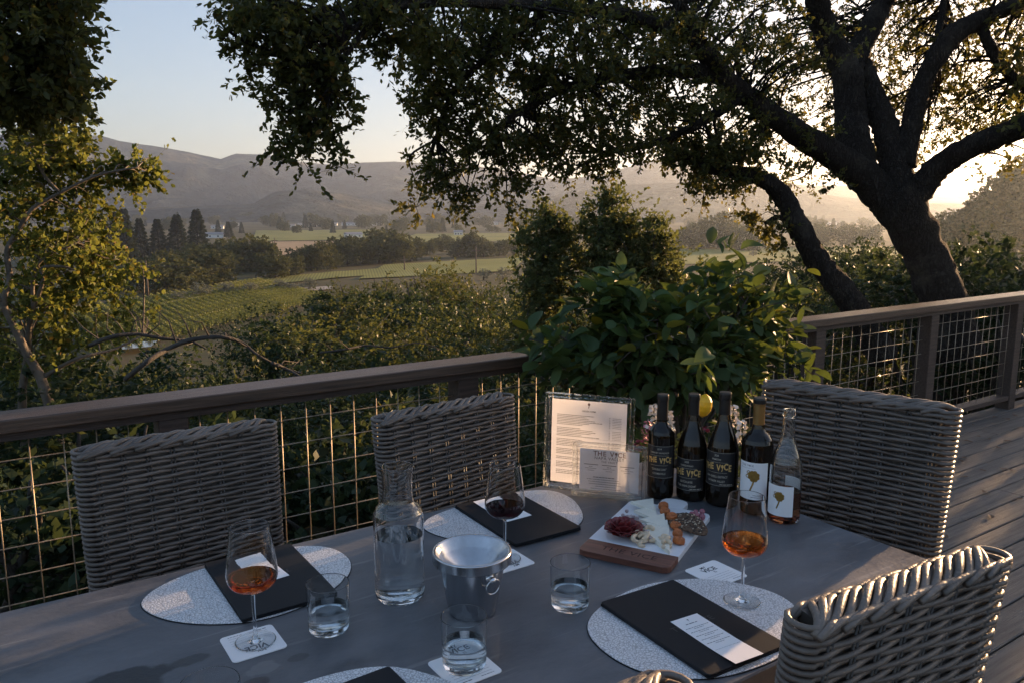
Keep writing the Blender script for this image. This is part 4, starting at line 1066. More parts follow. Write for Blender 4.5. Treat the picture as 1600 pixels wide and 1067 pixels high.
def salami():
    c = food(974, 836); t = empty('salami_rose', (c.x, c.y, BZ)); t.scale = (.74, .74, .95); tag(t, 'dark red cured meat folded into a rose on the board', 'cured meat')
    rnd = random.Random(5)
    n = 0
    for ring_, (cnt, r0, h, tilt) in enumerate(((4, .008, .046, 0.15), (6, .018, .044, 0.5), (8, .028, .038, 0.85), (9, .036, .028, 1.15))):
        for k in range(cnt):
            a0 = 2 * math.pi * (k + .5 * ring_ + rnd.uniform(-.2, .2)) / cnt; vs = []; fs = []; m = 6; q = 5; wd = R(62 if ring_ else 80)
            for i in range(m + 1):
                aa = a0 + lerp(-wd, wd, i / m) * (.8 if ring_ else 1.1)
                for jx in range(q + 1):
                    v = jx / q; edge = 1 - abs(2 * i / m - 1) ** 2.2 * .45
                    rr = r0 * .55 + (r0 * .7 + .010) * v * tilt + .004 * v * v + rnd.uniform(-.0007, .0007)
                    zz = .001 + h * v * edge + rnd.uniform(-.0012, .0012) * v
                    vs.append((rr * math.cos(aa), rr * math.sin(aa), zz))
            for i in range(m):
                for jx in range(q): a = i * (q + 1) + jx; fs.append((a, a + q + 1, a + q + 2, a + 1))
            o = MB().add(vs, fs).build('slice', 'salami', t, smooth_=True)
            md = o.modifiers.new('thick', 'SOLIDIFY'); md.thickness = 0.0011; n += 1
salami()
def cheese(pts, z, label, h=.009, tilt=0.0):
    P = [food(*p) for p in pts]; c = sum(P, Vector()) / 3
    poly = [(p.x - c.x, p.y - c.y) for p in P]
    if (poly[1][0] - poly[0][0]) * (poly[2][1] - poly[0][1]) - (poly[2][0] - poly[0][0]) * (poly[1][1] - poly[0][1]) < 0: poly.reverse()
    t = empty('cheese_slice', (c.x, c.y, BZ + z)); tag(t, label, 'cheese', 'cheese slices on the board')
    t.rotation_euler = (tilt, tilt * .4, 0)
    MB().prism(poly, 0, h, bev=.001).build('paste', 'cheese', t)
cheese([(985, 795), (1020, 788), (1022, 806)], 0.011, 'cheese slice at the far end of the fanned row, by the small sign', .008, .10)
cheese([(990, 806), (1023, 797), (1028, 818)], 0.006, 'cheese slice second from the far end of the fanned row', .008, .12)
cheese([(998, 822), (1037, 810), (1040, 830)], 0.008, 'cheese slice in the middle of the fanned row', .008, .12)
cheese([(1008, 826), (1042, 818), (1046, 845)], 0.004, 'cheese slice second nearest in the fanned row', .008, .10)
cheese([(1005, 834), (1045, 826), (1046, 866)], 0.000, 'nearest cheese slice, pointing towards the cashews', .011, .03)
def apricot(px, py, r, z, rz, flat):
    c = food(px, py); t = empty('dried_apricot', (c.x, c.y, BZ + z), rz)
    o = MB(); n = 18; m = 8
    prof = [(0, -.25), (.35, -.32), (.75, -.34), (.97, -.2), (1, 0.02), (.93, .25), (.7, .36), (.4, .28), (0, .16)]
    o.lathe([(a * r, b * r * 1.5 + r * .52) for a, b in prof], n, closed=False)
    rnd = random.Random(int(px * 7)); o.v = [(x * (1 + .10 * noise.noise((x * 90, y * 90, px))), y * .86 * (1 + .1 * noise.noise((y * 90, x * 90, py))), z_ + .0012 * noise.noise((x * 200, y * 200, 3))) for x, y, z_ in o.v]
    o.build('flesh', 'apricot', t, smooth_=True, rot=flat)
    return t
AP = [(1036, 796, .015, .004, .2, 'topmost dried apricot, at the far end by the marble handle'), (1038, 806, .0155, .006, 1.0, 'dried apricot second from the far end beside the cheese'), (1049, 815, .016, .006, .4, 'dried apricot third from the far end against the cracker'), (1055, 827, .0155, .003, 1.7, 'dried apricot third from the near end below the cracker'), (1058, 838, .0145, .002, .6, 'dried apricot second nearest on the board'), (1060, 849, .0155, .000, 2.4, 'nearest dried apricot, lying flat on the marble')]
for (px, py, r, z, rz, lb) in AP: tag(apricot(px, py, r, z, rz, (0.15, -.1, 0)), lb, 'apricot', 'dried apricots on the board')
def cracker():
    c = food(1073, 824); t = empty('seeded_cracker', (c.x, c.y, BZ + .006), 0); tag(t, 'large dark seeded cracker leaning on the apricots', 'cracker')
    e0 = food(1044, 798); e1 = food(1100, 832); ax = (e1 - e0); Ln = ax.length * 1.0; a = math.atan2(ax.y, ax.x)
    t.rotation_euler = (0.18, -0.05, a)
    out = []; n = 40
    for k in range(n):
        th = 2 * math.pi * k / n; x = Ln * .5 * math.cos(th); y = .036 * math.sin(th) * (1 - .25 * math.cos(th)); j = 1 + .06 * noise.noise((k * .7, 3, 1))
        out.append((x * j, y * j))
    cr = MB(); rings = 7; vs = []; fs = []
    for side in (0, 1):
        for i in range(rings):
            s = 1 - i / rings
            for (x, y) in out: vs.append((x * s, y * s, (.0035 if side else -.001) * (1 if i else .55) + .0016 * noise.noise((x * s * 70, y * s * 70, side)) + .010 * math.cos(x * s / Ln * 3)))
    for side in (0, 1):
        b = side * rings * n
        for i in range(rings - 1):
            for k in range(n):
                f = (b + i * n + k, b + i * n + (k + 1) % n, b + (i + 1) * n + (k + 1) % n, b + (i + 1) * n + k); fs.append(f if side else f[::-1])
        f = tuple(b + (rings - 1) * n + k for k in range(n)); fs.append(f if side else f[::-1])
    for k in range(n): fs.append((k, (k + 1) % n, rings * n + (k + 1) % n, rings * n + k))
    cr.add(vs, fs).build('crisp', 'cracker', t, smooth_=True, recalc=True)
    rnd = random.Random(2)
    sm = {m: MB().blob((0, 0, 0), (.0030, .0017, .0012), 6, 4).mesh('seed', m) for m in ('seed_pale', 'seed_dark')}
    for k in range(130):
        th = rnd.uniform(0, 6.28); q = math.sqrt(rnd.random()) * .92; x = Ln * .5 * math.cos(th) * q; y = .036 * math.sin(th) * (1 - .25 * math.cos(th)) * q
        inst('seed', sm['seed_pale' if rnd.random() < .42 else 'seed_dark'], t, (x, y, .0042 + .010 * math.cos(x / Ln * 3)), (rnd.uniform(-.3, .3), rnd.uniform(-.3, .3), rnd.uniform(0, 3)))
cracker()
def berries():
    lab = ['candied red berry, leftmost of the cluster at the right end of the board', 'candied red berry at the back of the cluster', 'candied red berry, lowest of the cluster nearest the cracker tip', 'candied red berry in the middle of the cluster', 'candied red berry, rightmost of the cluster by the board edge', 'candied red berry, highest at the right of the cluster']
    for k, (px, py, r, z) in enumerate(((1081, 808, .0085, 0), (1087, 804, .0075, 0), (1090, 817, .0088, 0), (1089, 811, .0078, .004), (1097, 812, .0088, 0), (1097, 805, .0080, .003))):
        c = food(px, py); o = MB().blob((0, 0, r), (r, r * .92, r), 14, 9, .04, k).build('candied_berry', 'cranberry', None, (c.x, c.y, BZ + z), (0, 0, k), smooth_=True)
        tag(o, lab[k], 'berry', 'candied berries on the board')
berries()
def nuts():
    rnd = random.Random(11)
    me = []
    for v in range(3):
        b = MB(); pts = []; rad = []
        for k in range(11):
            t = k / 10; a = lerp(-1.9, 1.9, t); pts.append((.0082 * math.cos(a), .0082 * math.sin(a), .0016 * math.sin(3 * t + v))); rad.append(.0016 + .0036 * math.sin(math.pi * (0.12 + .82 * t)) ** .8)
        b.tube(pts, rad, 10); me.append(b.mesh('cashew', 'cashew'))
    quad = [(988, 848), (1046, 868), (1040, 840), (1012, 828)]
    P = [food(*p) for p in quad]
    for k in range(20):
        u, v = rnd.random(), rnd.random(); p = P[0].lerp(P[1], u).lerp(P[3].lerp(P[2], u), v * .85)
        o = inst('cashew', me[k % 3], None, (p.x, p.y, BZ + .0055 + .009 * (k > 9) * rnd.uniform(.6, 1)), (rnd.uniform(-.5, .5), rnd.uniform(-.5, .5), rnd.uniform(0, 6.28)), (1.12,) * 3)
        tag(o, 'pale cashew in the heap next to the walnut end', 'cashew', 'cashews heaped on the board')
    ml = [MB().blob((0, 0, 0), (.006, .0048, .0045), 8, 6, .22, s).mesh('candied_nut', 'candied_nut') for s in range(4)]
    for k in range(34):
        t = k / 33; a = food(lerp(978, 1014, t), lerp(806, 846, t)); w_ = rnd.uniform(-.012, .014)
        o = inst('candied_nut', ml[k % 4], None, (a.x + w_, a.y + w_ * .6 + rnd.uniform(-.006, .006), BZ + .0045 + rnd.choice((0, 0, .007, .013))), (rnd.uniform(0, 3),) * 3)
        tag(o, 'sugared nut in the purplish heap between salami and cheese', 'nut', 'sugared nuts heaped on the board')
nuts()

# ================================================================== TREES NEAR THE DECK
def limb(mb, pts, widths, dists, sides=12, n=5):
    """pts: photographed (px, py); widths in photograph pixels; dists metres"""
    P = [at(px, py, d) for (px, py), d in zip(pts, dists)]
    n = 9 if sides >= 12 else n; Q = catmull([tuple(p) + () for p in P], n, False); m = len(Q); W = []
    for i in range(m):
        t = i / (m - 1) * (len(pts) - 1); k = min(len(pts) - 2, int(t)); W.append(0.5 * lerp(widths[k] * dists[k], widths[k + 1] * dists[k + 1], t - k) / F)
    vs0 = len(mb.v); mb.tube(Q, W, sides)
    for i in range(vs0, len(mb.v)):
        v = Vector(mb.v[i]); c = Q[min(m - 1, (i - vs0) // sides)] ; r = W[min(m - 1, (i - vs0) // sides)]
        dv = (v - c); mb.v[i] = tuple(c + dv * (1 + .20 * noise.noise(v * (1.2 / max(r, .05))) + .06 * noise.noise(v * (4.0 / max(r, .05)))))
    return Q, W
def twigs(mb, nodes, C, rng, r0=.012, every=1, thin=.0022):
    A = np.array([tuple(p) for p in nodes])
    for i in range(0, len(C), every):
        c = C[i]; d = np.linalg.norm(A - c, axis=1); d2 = d + rng.random(len(d)) * .25
        a = A[int(np.argmin(d2))]
        L = np.linalg.norm(c - a); k = min(1.0, .35 + L)
        mid = (a + c) / 2 + rng.normal(size=3) * L * .12 + np.array([0, 0, L * .08])
        pts = catmull([tuple(a), tuple(mid), tuple(c)], 4, False)
        mb.tube(pts, [lerp(r0 * k, thin, j / (len(pts) - 1)) for j in range(len(pts))], 4, caps=False)
def crown_part(t, name, ells, per, spread, leaf, mat, seed, hexa=True, shell=.3, droop=.4, wr=.24):
    rng = np.random.default_rng(seed)
    C, P, D, L = clumps(rng, ells, per, spread, leaf, hexa, shell, droop)
    me = leaf_mesh(name, mat, P, D, L, L * wr, hexa, rng)
    o = inst('crown', me, t); o['kind'] = 'stuff'
    o = inst('twigs', twig_mesh('twigs', 'bark', .0022), t); o['kind'] = 'stuff'
    return C, rng
def ell(px, py, d, wx, wz, depth, count):
    """crown lobe: photographed centre, half sizes in photograph pixels, depth in metres"""
    c = at(px, py, d); s = d / F
    return (c.x, c.y, c.z, max(wx * s, .1), max(depth, wx * s * .7), wz * s, count)
def big_oak():
    t = empty('live_oak_tree'); tag(t, 'massive dark live oak with spreading limbs behind the railing at right', 'tree')
    mb = MB(); nodes = []
    def go(pts, w_, d, **k):
        Q, W = limb(mb, pts, w_, d, **k); nodes.extend(Q[len(Q) // 4:]); return Q
    D = 9.0
    go([(1500, 560), (1482, 490), (1455, 420), (1422, 350), (1392, 305)], [66, 60, 57, 62, 66], [D] * 5, sides=20)
    go([(1400, 330), (1352, 280), (1300, 242), (1240, 204), (1185, 165), (1130, 120), (1088, 62), (1060, 0)], [50, 46, 40, 35, 31, 28, 24, 18], [9, 8.9, 8.6, 8.2, 7.8, 7.4, 7.0, 6.6], sides=14)
    go([(1352, 290), (1336, 235), (1328, 175), (1322, 110), (1292, 55), (1276, 0), (1265, -70)], [46, 46, 42, 40, 36, 31, 24], [9, 9, 9.1, 9.1, 9.0, 8.8, 8.6], sides=14)
    go([(1326, 130), (1342, 80), (1368, 30), (1400, -30)], [30, 32, 29, 22], [9.1, 9.3, 9.5, 9.8])
    go([(1412, 330), (1400, 270), (1386, 205), (1364, 150), (1345, 95)], [50, 44, 36, 32, 26], [9, 9.1, 9.2, 9.3, 9.3], sides=14)
    go([(1410, 260), (1424, 195), (1442, 130), (1484, 62), (1530, 32), (1590, 8), (1680, -30)], [36, 28, 25, 28, 24, 17, 12], [9.1, 9.2, 9.3, 9.4, 9.6, 9.8, 10])
    go([(1425, 315), (1455, 274), (1492, 243), (1545, 219), (1605, 196), (1700, 150)], [40, 34, 31, 31, 29, 20], [9, 9, 8.9, 8.7, 8.5, 8.2])
    go([(1530, 30), (1545, 70), (1575, 115), (1610, 140)], [13, 14, 12, 8], [9.6, 9.6, 9.7, 9.8])
    go([(1425, 190), (1455, 110), (1470, 30), (1478, -20)], [14, 12, 9, 7], [9.2, 9.5, 9.8, 10])
    # long limbs reaching over the deck to the left
    go([(1130, 118), (1060, 110), (960, 120), (880, 140), (820, 170), (770, 205)], [30, 20, 17, 14, 11, 7], [7.4, 7.0, 6.6, 6.3, 6.2, 6.1], sides=8)
    go([(1088, 60), (980, 25), (860, 12), (740, 5), (620, 10), (560, 40), (530, 85)], [26, 20, 17, 15, 12, 9, 7], [7, 6.4, 5.8, 5.3, 4.9, 4.7, 4.6], sides=8)
    go([(620, 10), (590, 30), (560, 60), (530, 105), (520, 140)], [9, 8, 8, 6, 4], [4.9, 4.8, 4.7, 4.6, 4.6], sides=6)
    go([(860, 12), (800, 60), (740, 110), (700, 160), (680, 220)], [14, 11, 9, 7, 5], [5.8, 5.8, 5.8, 5.9, 6.0], sides=6)
    go([(1160, 150), (1100, 190), (1020, 225), (940, 240)], [18, 14, 10, 6], [7.6, 7.4, 7.2, 7.1], sides=6)
    E = [ # left hanging spray
        ell(440, 20, 4.6, 100, 45, .35, 44), ell(450, 90, 4.6, 62, 60, .32, 44), ell(405, 30, 4.5, 55, 32, .3, 14), ell(470, 165, 4.6, 55, 50, .28, 34), ell(500, 215, 4.6, 40, 36, .22, 14), ell(455, 225, 4.6, 26, 26, .18, 7), ell(548, 165, 4.6, 26, 10, .1, 3), ell(530, 120, 4.6, 22, 35, .2, 9), ell(350, 50, 4.5, 14, 18, .1, 3), ell(540, 262, 4.6, 10, 10, .06, 1.5),
        # the arch over the gap
        ell(560, 20, 4.9, 60, 30, .4, 30), ell(610, 50, 5.0, 40, 34, .35, 18), ell(650, 25, 5.2, 60, 45, .5, 34), ell(670, 95, 5.5, 45, 35, .4, 24),
        # second hanging mass
        ell(720, 60, 5.8, 80, 60, .6, 60), ell(700, 160, 5.9, 60, 45, .5, 44), ell(735, 230, 6.0, 80, 48, .5, 48), ell(675, 270, 6.0, 36, 35, .3, 16), ell(660, 170, 5.9, 34, 18, .3, 8), ell(720, 300, 6.0, 40, 22, .3, 13), ell(660, 325, 6.0, 20, 14, .15, 4), ell(800, 280, 6.2, 42, 30, .35, 15), ell(790, 318, 6.2, 22, 16, .2, 4),
        # middle canopy
        ell(820, 40, 6.0, 100, 60, .8, 84), ell(840, 130, 6.3, 100, 60, .8, 90), ell(900, 200, 6.6, 90, 45, .7, 64), ell(850, 225, 6.5, 70, 35, .5, 34), ell(960, 60, 6.5, 100, 60, .9, 84), ell(1000, 150, 6.9, 90, 55, .8, 70), ell(985, 230, 7.0, 60, 28, .5, 24), ell(940, 262, 7.0, 40, 16, .4, 10), ell(890, 265, 6.8, 40, 20, .4, 9),
        ell(1060, 60, 7.0, 90, 70, .9, 74), ell(1085, 175, 7.6, 70, 55, .8, 50), ell(1080, 240, 7.6, 50, 28, .5, 22), ell(1140, 250, 7.8, 60, 30, .5, 26), ell(1130, 290, 7.9, 50, 20, .4, 16), ell(1160, 60, 7.6, 70, 65, 1.0, 56), ell(1200, 110, 8.0, 60, 55, .9, 34), ell(1220, 220, 8.4, 55, 40, .6, 28), ell(1255, 285, 8.6, 40, 30, .5, 14), ell(1170, 190, 8, 50, 30, .5, 18),
        # behind the forks
        ell(1240, 60, 9.8, 60, 70, 1.0, 40), ell(1290, 130, 10.2, 55, 60, 1.0, 34), ell(1260, 180, 10.2, 50, 40, .9, 24), ell(1420, 60, 10.4, 80, 70, 1.2, 54), ell(1400, 160, 10.6, 60, 60, 1.0, 34), ell(1470, 140, 10.6, 50, 55, 1.0, 30), ell(1450, 225, 10.6, 40, 40, .8, 22), ell(1520, 170, 10.6, 50, 40, .9, 22), ell(1500, 30, 10.6, 60, 50, 1.0, 30), ell(1560, 80, 10.6, 55, 50, 1.0, 30), ell(1590, 160, 10.6, 40, 60, .9, 24), ell(1580, 255, 9.4, 30, 18, .5, 8), ell(1340, 50, 10.6, 60, 60, 1, 30), ell(1360, 230, 10.8, 40, 40, .8, 12)]
    E = [e[:6] + (max(1.5, e[6] * (1.35 if math.hypot(e[0], e[1]) > 9.5 else .92)),) for e in E]
    C, rng = crown_part(t, 'crown', E, 60, .125, .037, 'oak_leaf', 21, wr=.27)
    twigs(mb, nodes, C, rng, .016, 2)
    # the rest of the crown, above and to the right of the picture
    E2 = [ell(520, -60, 5.2, 150, 40, .5, 30), ell(850, -70, 6.4, 200, 60, .8, 60), ell(1150, -90, 8, 200, 90, 1.6, 90), ell(1400, -140, 9.8, 240, 120, 2.2, 130), ell(1680, 60, 9.6, 100, 130, 1.6, 90), ell(1780, -80, 9.8, 140, 120, 2.0, 90), ell(1850, 120, 9.2, 110, 110, 1.6, 80), ell(1700, 200, 8.6, 70, 40, .9, 30)]
    C, rng = crown_part(t, 'crown', E2, 44, .17, .058, 'oak_leaf', 22)
    twigs(mb, nodes, C, rng, .03, 6)
    mb.build('trunk', 'bark', t, smooth_=True)
big_oak()
def leaning_oak():
    t = empty('leaning_oak_tree'); tag(t, 'slender dark oak trunk bending left behind the lemon bush', 'tree')
    mb = MB(); nodes = []
    Q, W = limb(mb, [(1380, 560), (1335, 478), (1283, 415), (1246, 352), (1226, 312), (1196, 283), (1150, 270), (1100, 262), (1060, 235)], [44, 38, 35, 33, 29, 24, 20, 14, 8], [8.2, 8, 7.9, 7.8, 7.8, 7.7, 7.6, 7.5, 7.4], sides=14); nodes += Q[8:]
    Q, W = limb(mb, [(1238, 345), (1215, 340), (1195, 350)], [14, 9, 5], [7.8, 7.75, 7.7], 6); nodes += Q
    E = [ell(1200, 345, 7.7, 24, 28, .3, 11), ell(1215, 375, 7.7, 22, 24, .25, 8), ell(1120, 285, 7.5, 46, 24, .35, 20), ell(1070, 245, 7.4, 46, 26, .4, 20), ell(1130, 230, 7.5, 50, 30, .4, 22), ell(1180, 250, 7.6, 40, 24, .4, 14)]
    C, rng = crown_part(t, 'crown', E, 60, .12, .039, 'oak_leaf', 31, wr=.27); twigs(mb, nodes, C, rng, .012, 2)
    mb.build('trunk', 'bark', t, smooth_=True)
leaning_oak()
def left_oak():
    t = empty('valley_oak_tree'); tag(t, 'sunlit yellow-green oak with thin pale bending limbs at the left edge', 'tree')
    mb = MB(); nodes = []
    def go(pts, w_, d, **k): Q, W = limb(mb, pts, [q * .72 for q in w_], d, sides=8, **k); nodes.extend(Q); return Q
    go([(95, 700), (77, 632), (64, 591), (41, 550), (19, 505), (5, 472), (15, 437), (11, 392), (28, 362), (49, 329), (71, 314), (94, 302), (150, 275), (215, 262)], [22, 20, 18, 15, 13, 11, 10, 9, 9, 8, 7, 6, 5, 3], [8] * 14)
    go([(40, 700), (35, 620), (42, 560), (45, 520), (52, 482), (66, 445), (67, 419), (97, 417), (116, 422)], [17, 15, 12, 10, 8, 8, 7, 5, 3], [8.4, 8.4, 8.3, 8.2, 8.1, 8, 8, 7.9, 7.9])
    go([(52, 482), (51, 445), (56, 419), (75, 400), (120, 380)], [7, 7, 6, 5, 3], [8.1] * 5)
    go([(5, 472), (-40, 430), (-60, 330), (-40, 200), (0, 110), (60, 60)], [10, 14, 12, 10, 8, 5], [8, 8, 8, 7.8, 7.6, 7.4])
    go([(94, 302), (60, 260), (50, 200), (80, 150)], [6, 5, 4, 3], [8] * 4)
    go([(64, 591), (120, 560), (180, 545), (230, 520)], [9, 7, 5, 3], [8, 8, 8.1, 8.2])
    E = [ell(40, 230, 8.4, 75, 50, .7, 24), ell(90, 190, 8.4, 40, 50, .5, 9), ell(30, 310, 8.5, 80, 50, .8, 18), ell(110, 330, 8.5, 60, 40, .6, 12), ell(60, 400, 8.5, 85, 50, .8, 20), ell(150, 390, 8.6, 55, 40, .6, 12), ell(30, 480, 8.6, 70, 60, .8, 16), ell(120, 460, 8.7, 70, 45, .7, 15), ell(190, 430, 8.7, 36, 24, .5, 4), ell(205, 475, 8.8, 26, 20, .4, 3), ell(100, 255, 8.4, 40, 22, .4, 8), ell(165, 275, 8.5, 45, 24, .3, 8), ell(215, 260, 8.5, 34, 20, .25, 6), ell(235, 270, 8.5, 16, 16, .2, 2), ell(105, 130, 8.1, 24, 30, .4, 4), ell(120, 215, 8.4, 14, 14, .3, 2), ell(-80, 350, 8.5, 70, 180, 1, 20), ell(50, 545, 8.7, 70, 40, .7, 9), ell(140, 520, 8.8, 60, 30, .6, 7)]
    E = [e[:6] + (e[6] * 2.0,) for e in E]
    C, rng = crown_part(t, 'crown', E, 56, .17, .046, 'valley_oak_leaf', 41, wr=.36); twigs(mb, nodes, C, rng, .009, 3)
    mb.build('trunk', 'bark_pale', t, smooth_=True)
    t2 = empty('live_oak_tree'); tag(t2, 'dark shaded live oak foliage filling the upper left corner', 'tree')
    mb = MB(); nodes = list(limb(mb, [(-260, 700), (-240, 400), (-180, 160), (-80, 40), (20, 10), (80, -20)], [60, 50, 40, 26, 14, 7], [4.8, 4.8, 4.7, 4.5, 4.35, 4.3], 10)[0])
    nodes += list(limb(mb, [(-180, 160), (-80, 150), (0, 130), (60, 110)], [22, 16, 10, 5], [4.7, 4.5, 4.4, 4.35], 8)[0])
    E = [ell(40, 30, 4.31, 75, 55, .6, 74), ell(50, 110, 4.39, 70, 45, .6, 58), ell(0, 130, 4.47, 70, 60, .6, 50), ell(90, 60, 4.31, 26, 60, .4, 20), ell(100, 130, 4.39, 22, 20, .3, 7), ell(60, 160, 4.39, 45, 20, .4, 14), ell(-120, 20, 4.62, 120, 120, 1, 80), ell(139, 2, 4.31, 10, 12, .1, 2), ell(60, -90, 4.47, 120, 60, .8, 50)]
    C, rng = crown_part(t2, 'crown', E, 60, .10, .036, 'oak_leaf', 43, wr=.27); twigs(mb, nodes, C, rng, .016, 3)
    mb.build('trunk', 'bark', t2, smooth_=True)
left_oak()

# ------------------------------------------------------------------ shrubs below the railing
def shrub_variant(seed, mat, leaf, clump_n, per=34, w_=1.5, h_=1.5):
    rng = np.random.default_rng(seed); ells = []
    for k in range(7):
        a = rng.uniform(0, 6.28); q = rng.uniform(.25, .75)
        ells.append((w_ * q * math.cos(a), w_ * q * math.sin(a), h_ * rng.uniform(-.1, .62), w_ * rng.uniform(.4, .62), w_ * rng.uniform(.4, .62), h_ * rng.uniform(.35, .5), clump_n / 8))
    ells.append((0, 0, -h_ * .6, w_ * .95, w_ * .95, h_ * .9, clump_n / 5))
    C, P, D, L = clumps(rng, ells, per, .20, leaf, False, .55, -.2)
    crown = leaf_mesh('crown', mat, P, D, L, L * .30, False, rng)
    mb = MB()
    for k in range(7):
        a = rng.uniform(0, 6.28); q = w_ * rng.uniform(.3, .9); zt = h_ * rng.uniform(.3, .8)
        mb.tube(catmull([(0, 0, -h_ * 2.4), (q * .3 * math.cos(a), q * .3 * math.sin(a), -h_ * 1.1), (q * .7 * math.cos(a + .2), q * .7 * math.sin(a + .2), -h_ * .1), (q * math.cos(a), q * math.sin(a), zt)], 4, False), [.07 * (1 - j / 13.) + .008 for j in range(13)], 6)
    return crown, mb.mesh('trunk', 'bark_grey')
SV = [shrub_variant(100 + k, 'shrub_leaf', (.07, .085, .11, .14)[k], (150, 130, 105, 80)[k]) for k in range(4)]
LV = [shrub_variant(120 + k, 'laurel_leaf', .10, 150, w_=1.4, h_=1.9) for k in range(2)]
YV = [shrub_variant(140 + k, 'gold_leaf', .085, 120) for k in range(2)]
def put_shrub(name, label, cat, group, var, px, py_top, d, w_, h_, rnd):
    top = at(px, py_top, d); b = bearing(px); gz = ground_z(b.x * d, b.y * d)
    t = empty(name, (b.x * d, b.y * d, gz)); tag(t, label, cat, group)
    zc = top.z - h_ * .95 - gz; s = (w_ / 1.5, w_ / 1.5, h_ / 1.5); rz = rnd.uniform(0, 6.28)
    o = inst('crown', var[0], t, (0, 0, zc), (0, 0, rz), s); o['kind'] = 'stuff'
    hh = zc / (1.5 * 2.4); inst('trunk', var[1], t, (0, 0, zc), (0, 0, rz), (s[0], s[1], max(.3, hh)))
    return t
def slope_shrubs():
    rnd = random.Random(77)
    rings = [(7.0, [(x, 640 + rnd.uniform(-18, 14)) for x in range(-120, 1400, 150)], 1.1, .95),
             (9.5, [(x, 572 + rnd.uniform(-20, 20)) for x in range(-60, 1240, 118)], 1.35, 1.2),
             (13, [(x, 520 + rnd.uniform(-18, 18)) for x in range(-40, 1240, 100)], 1.5, 1.4),
             (18, [(x, 470 + rnd.uniform(-14, 14)) for x in range(300, 1240, 84)], 1.7, 1.6),
             (25, [(x, 448 + rnd.uniform(-12, 12)) for x in range(450, 900, 76)], 2.0, 1.9),
             (34, [(x, 440 + rnd.uniform(-12, 10)) for x in range(490, 800, 72)], 2.2, 2.1)]
    for d, spots, w_, h_ in rings:
        for px, py in spots:
            py = max(py, interp([(150, 570), (270, 556), (320, 530), (360, 512), (410, 490), (460, 470), (520, 450), (560, 430)], px) + rnd.uniform(0, 10)) if px > 130 else py
            k = rnd.randrange(6); v = SV[k % 4] if k < 5 else YV[0]
            put_shrub('hillside_shrub', 'dense green shrub on the slope below the railing', 'shrub', 'shrubs on the slope below the railing', v, px, py, d * rnd.uniform(.93, 1.08), w_ * rnd.uniform(.85, 1.2), h_ * rnd.uniform(.85, 1.15), rnd)
    # the brighter crowns standing out of the slope
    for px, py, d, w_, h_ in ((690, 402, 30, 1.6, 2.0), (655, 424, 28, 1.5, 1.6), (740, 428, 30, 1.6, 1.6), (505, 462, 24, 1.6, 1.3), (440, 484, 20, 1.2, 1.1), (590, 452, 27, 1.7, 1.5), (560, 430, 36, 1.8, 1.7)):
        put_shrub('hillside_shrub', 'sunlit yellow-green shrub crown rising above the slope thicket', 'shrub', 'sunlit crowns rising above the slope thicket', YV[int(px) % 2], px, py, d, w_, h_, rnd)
    for lb, base, lobes in (('dark bushy laurel tree left of the lemon bush', (850, 640), [(850, 345, 22, 26, 16), (842, 385, 36, 40, 40), (868, 430, 48, 45, 60), (840, 460, 42, 40, 40), (885, 375, 24, 30, 20), (855, 520, 56, 45, 40)]),
                       ('tallest bushy laurel tree behind the lemon bush', (960, 640), [(952, 318, 18, 22, 12), (965, 350, 32, 36, 34), (935, 385, 40, 40, 44), (975, 400, 40, 40, 44), (950, 440, 56, 40, 60), (925, 350, 16, 22, 10), (950, 510, 60, 50, 40)]),
                       ('small bushy laurel tree right of the tallest laurel', (1030, 640), [(1032, 362, 22, 20, 14), (1020, 392, 30, 28, 24), (1040, 420, 40, 34, 36), (1035, 480, 46, 45, 30)])):
        d = 13.5; p0 = at(base[0], 480, d); gz = ground_z(p0.x, p0.y); t = empty('laurel_tree', (p0.x, p0.y, gz)); tag(t, lb, 'tree')
        E = [ell(x, y, d, wx * 1.22, wz * 1.08, wx * d / F, n * 1.25) for x, y, wx, wz, n in lobes]; E = [(a_ - p0.x, b_ - p0.y, c_ - gz, *r_) for a_, b_, c_, *r_ in E]
        C, rng = crown_part(t, 'crown', E, 52, .22, .075, 'laurel_leaf', base[0], False, .35, -.5, .28)
        mb = MB(); top = max(e[2] for e in E); mb.tube(catmull([(0, 0, -.2), (.05, .03, top * .4), (-.03, 0, top * .75), (0, 0, top)], 4, False), [.09, .085, .08, .075, .07, .06, .05, .045, .04, .03, .022, .015, .01], 8)
        twigs(mb, [Vector((0, 0, top * q / 10)) for q in range(3, 11)], C, rng, .02, 3, .004); mb.build('trunk', 'bark_grey', t, smooth_=True)
    for px, py, d, w_, h_ in ((1215, 436, 12, 1.1, 1.0), (1290, 420, 15, 1.4, 1.3), (1345, 400, 20, 1.3, 1.5), (1255, 455, 10, .9, .8), (1330, 430, 12, 1.1, 1.0), (1375, 425, 13, 1.2, 1.2), (1160, 430, 16, 1.4, 1.2), (1110, 440, 14, 1.2, 1.0), (1390, 380, 22, 1.2, 1.4), (1200, 470, 9, .9, .8), (1240, 400, 19, 1.6, 1.5), (1300, 395, 20, 1.7, 1.6), (1350, 392, 19, 1.5, 1.5), (1180, 404, 19, 1.6, 1.4), (1440, 385, 19, 1.6, 1.6)):
        put_shrub('hillside_shrub', 'golden backlit shrub between the two oak trunks', 'shrub', 'golden shrubs between the oak trunks', YV[int(px) % 2] if px % 10 else SV[1], px, py, d, w_, h_, rnd)
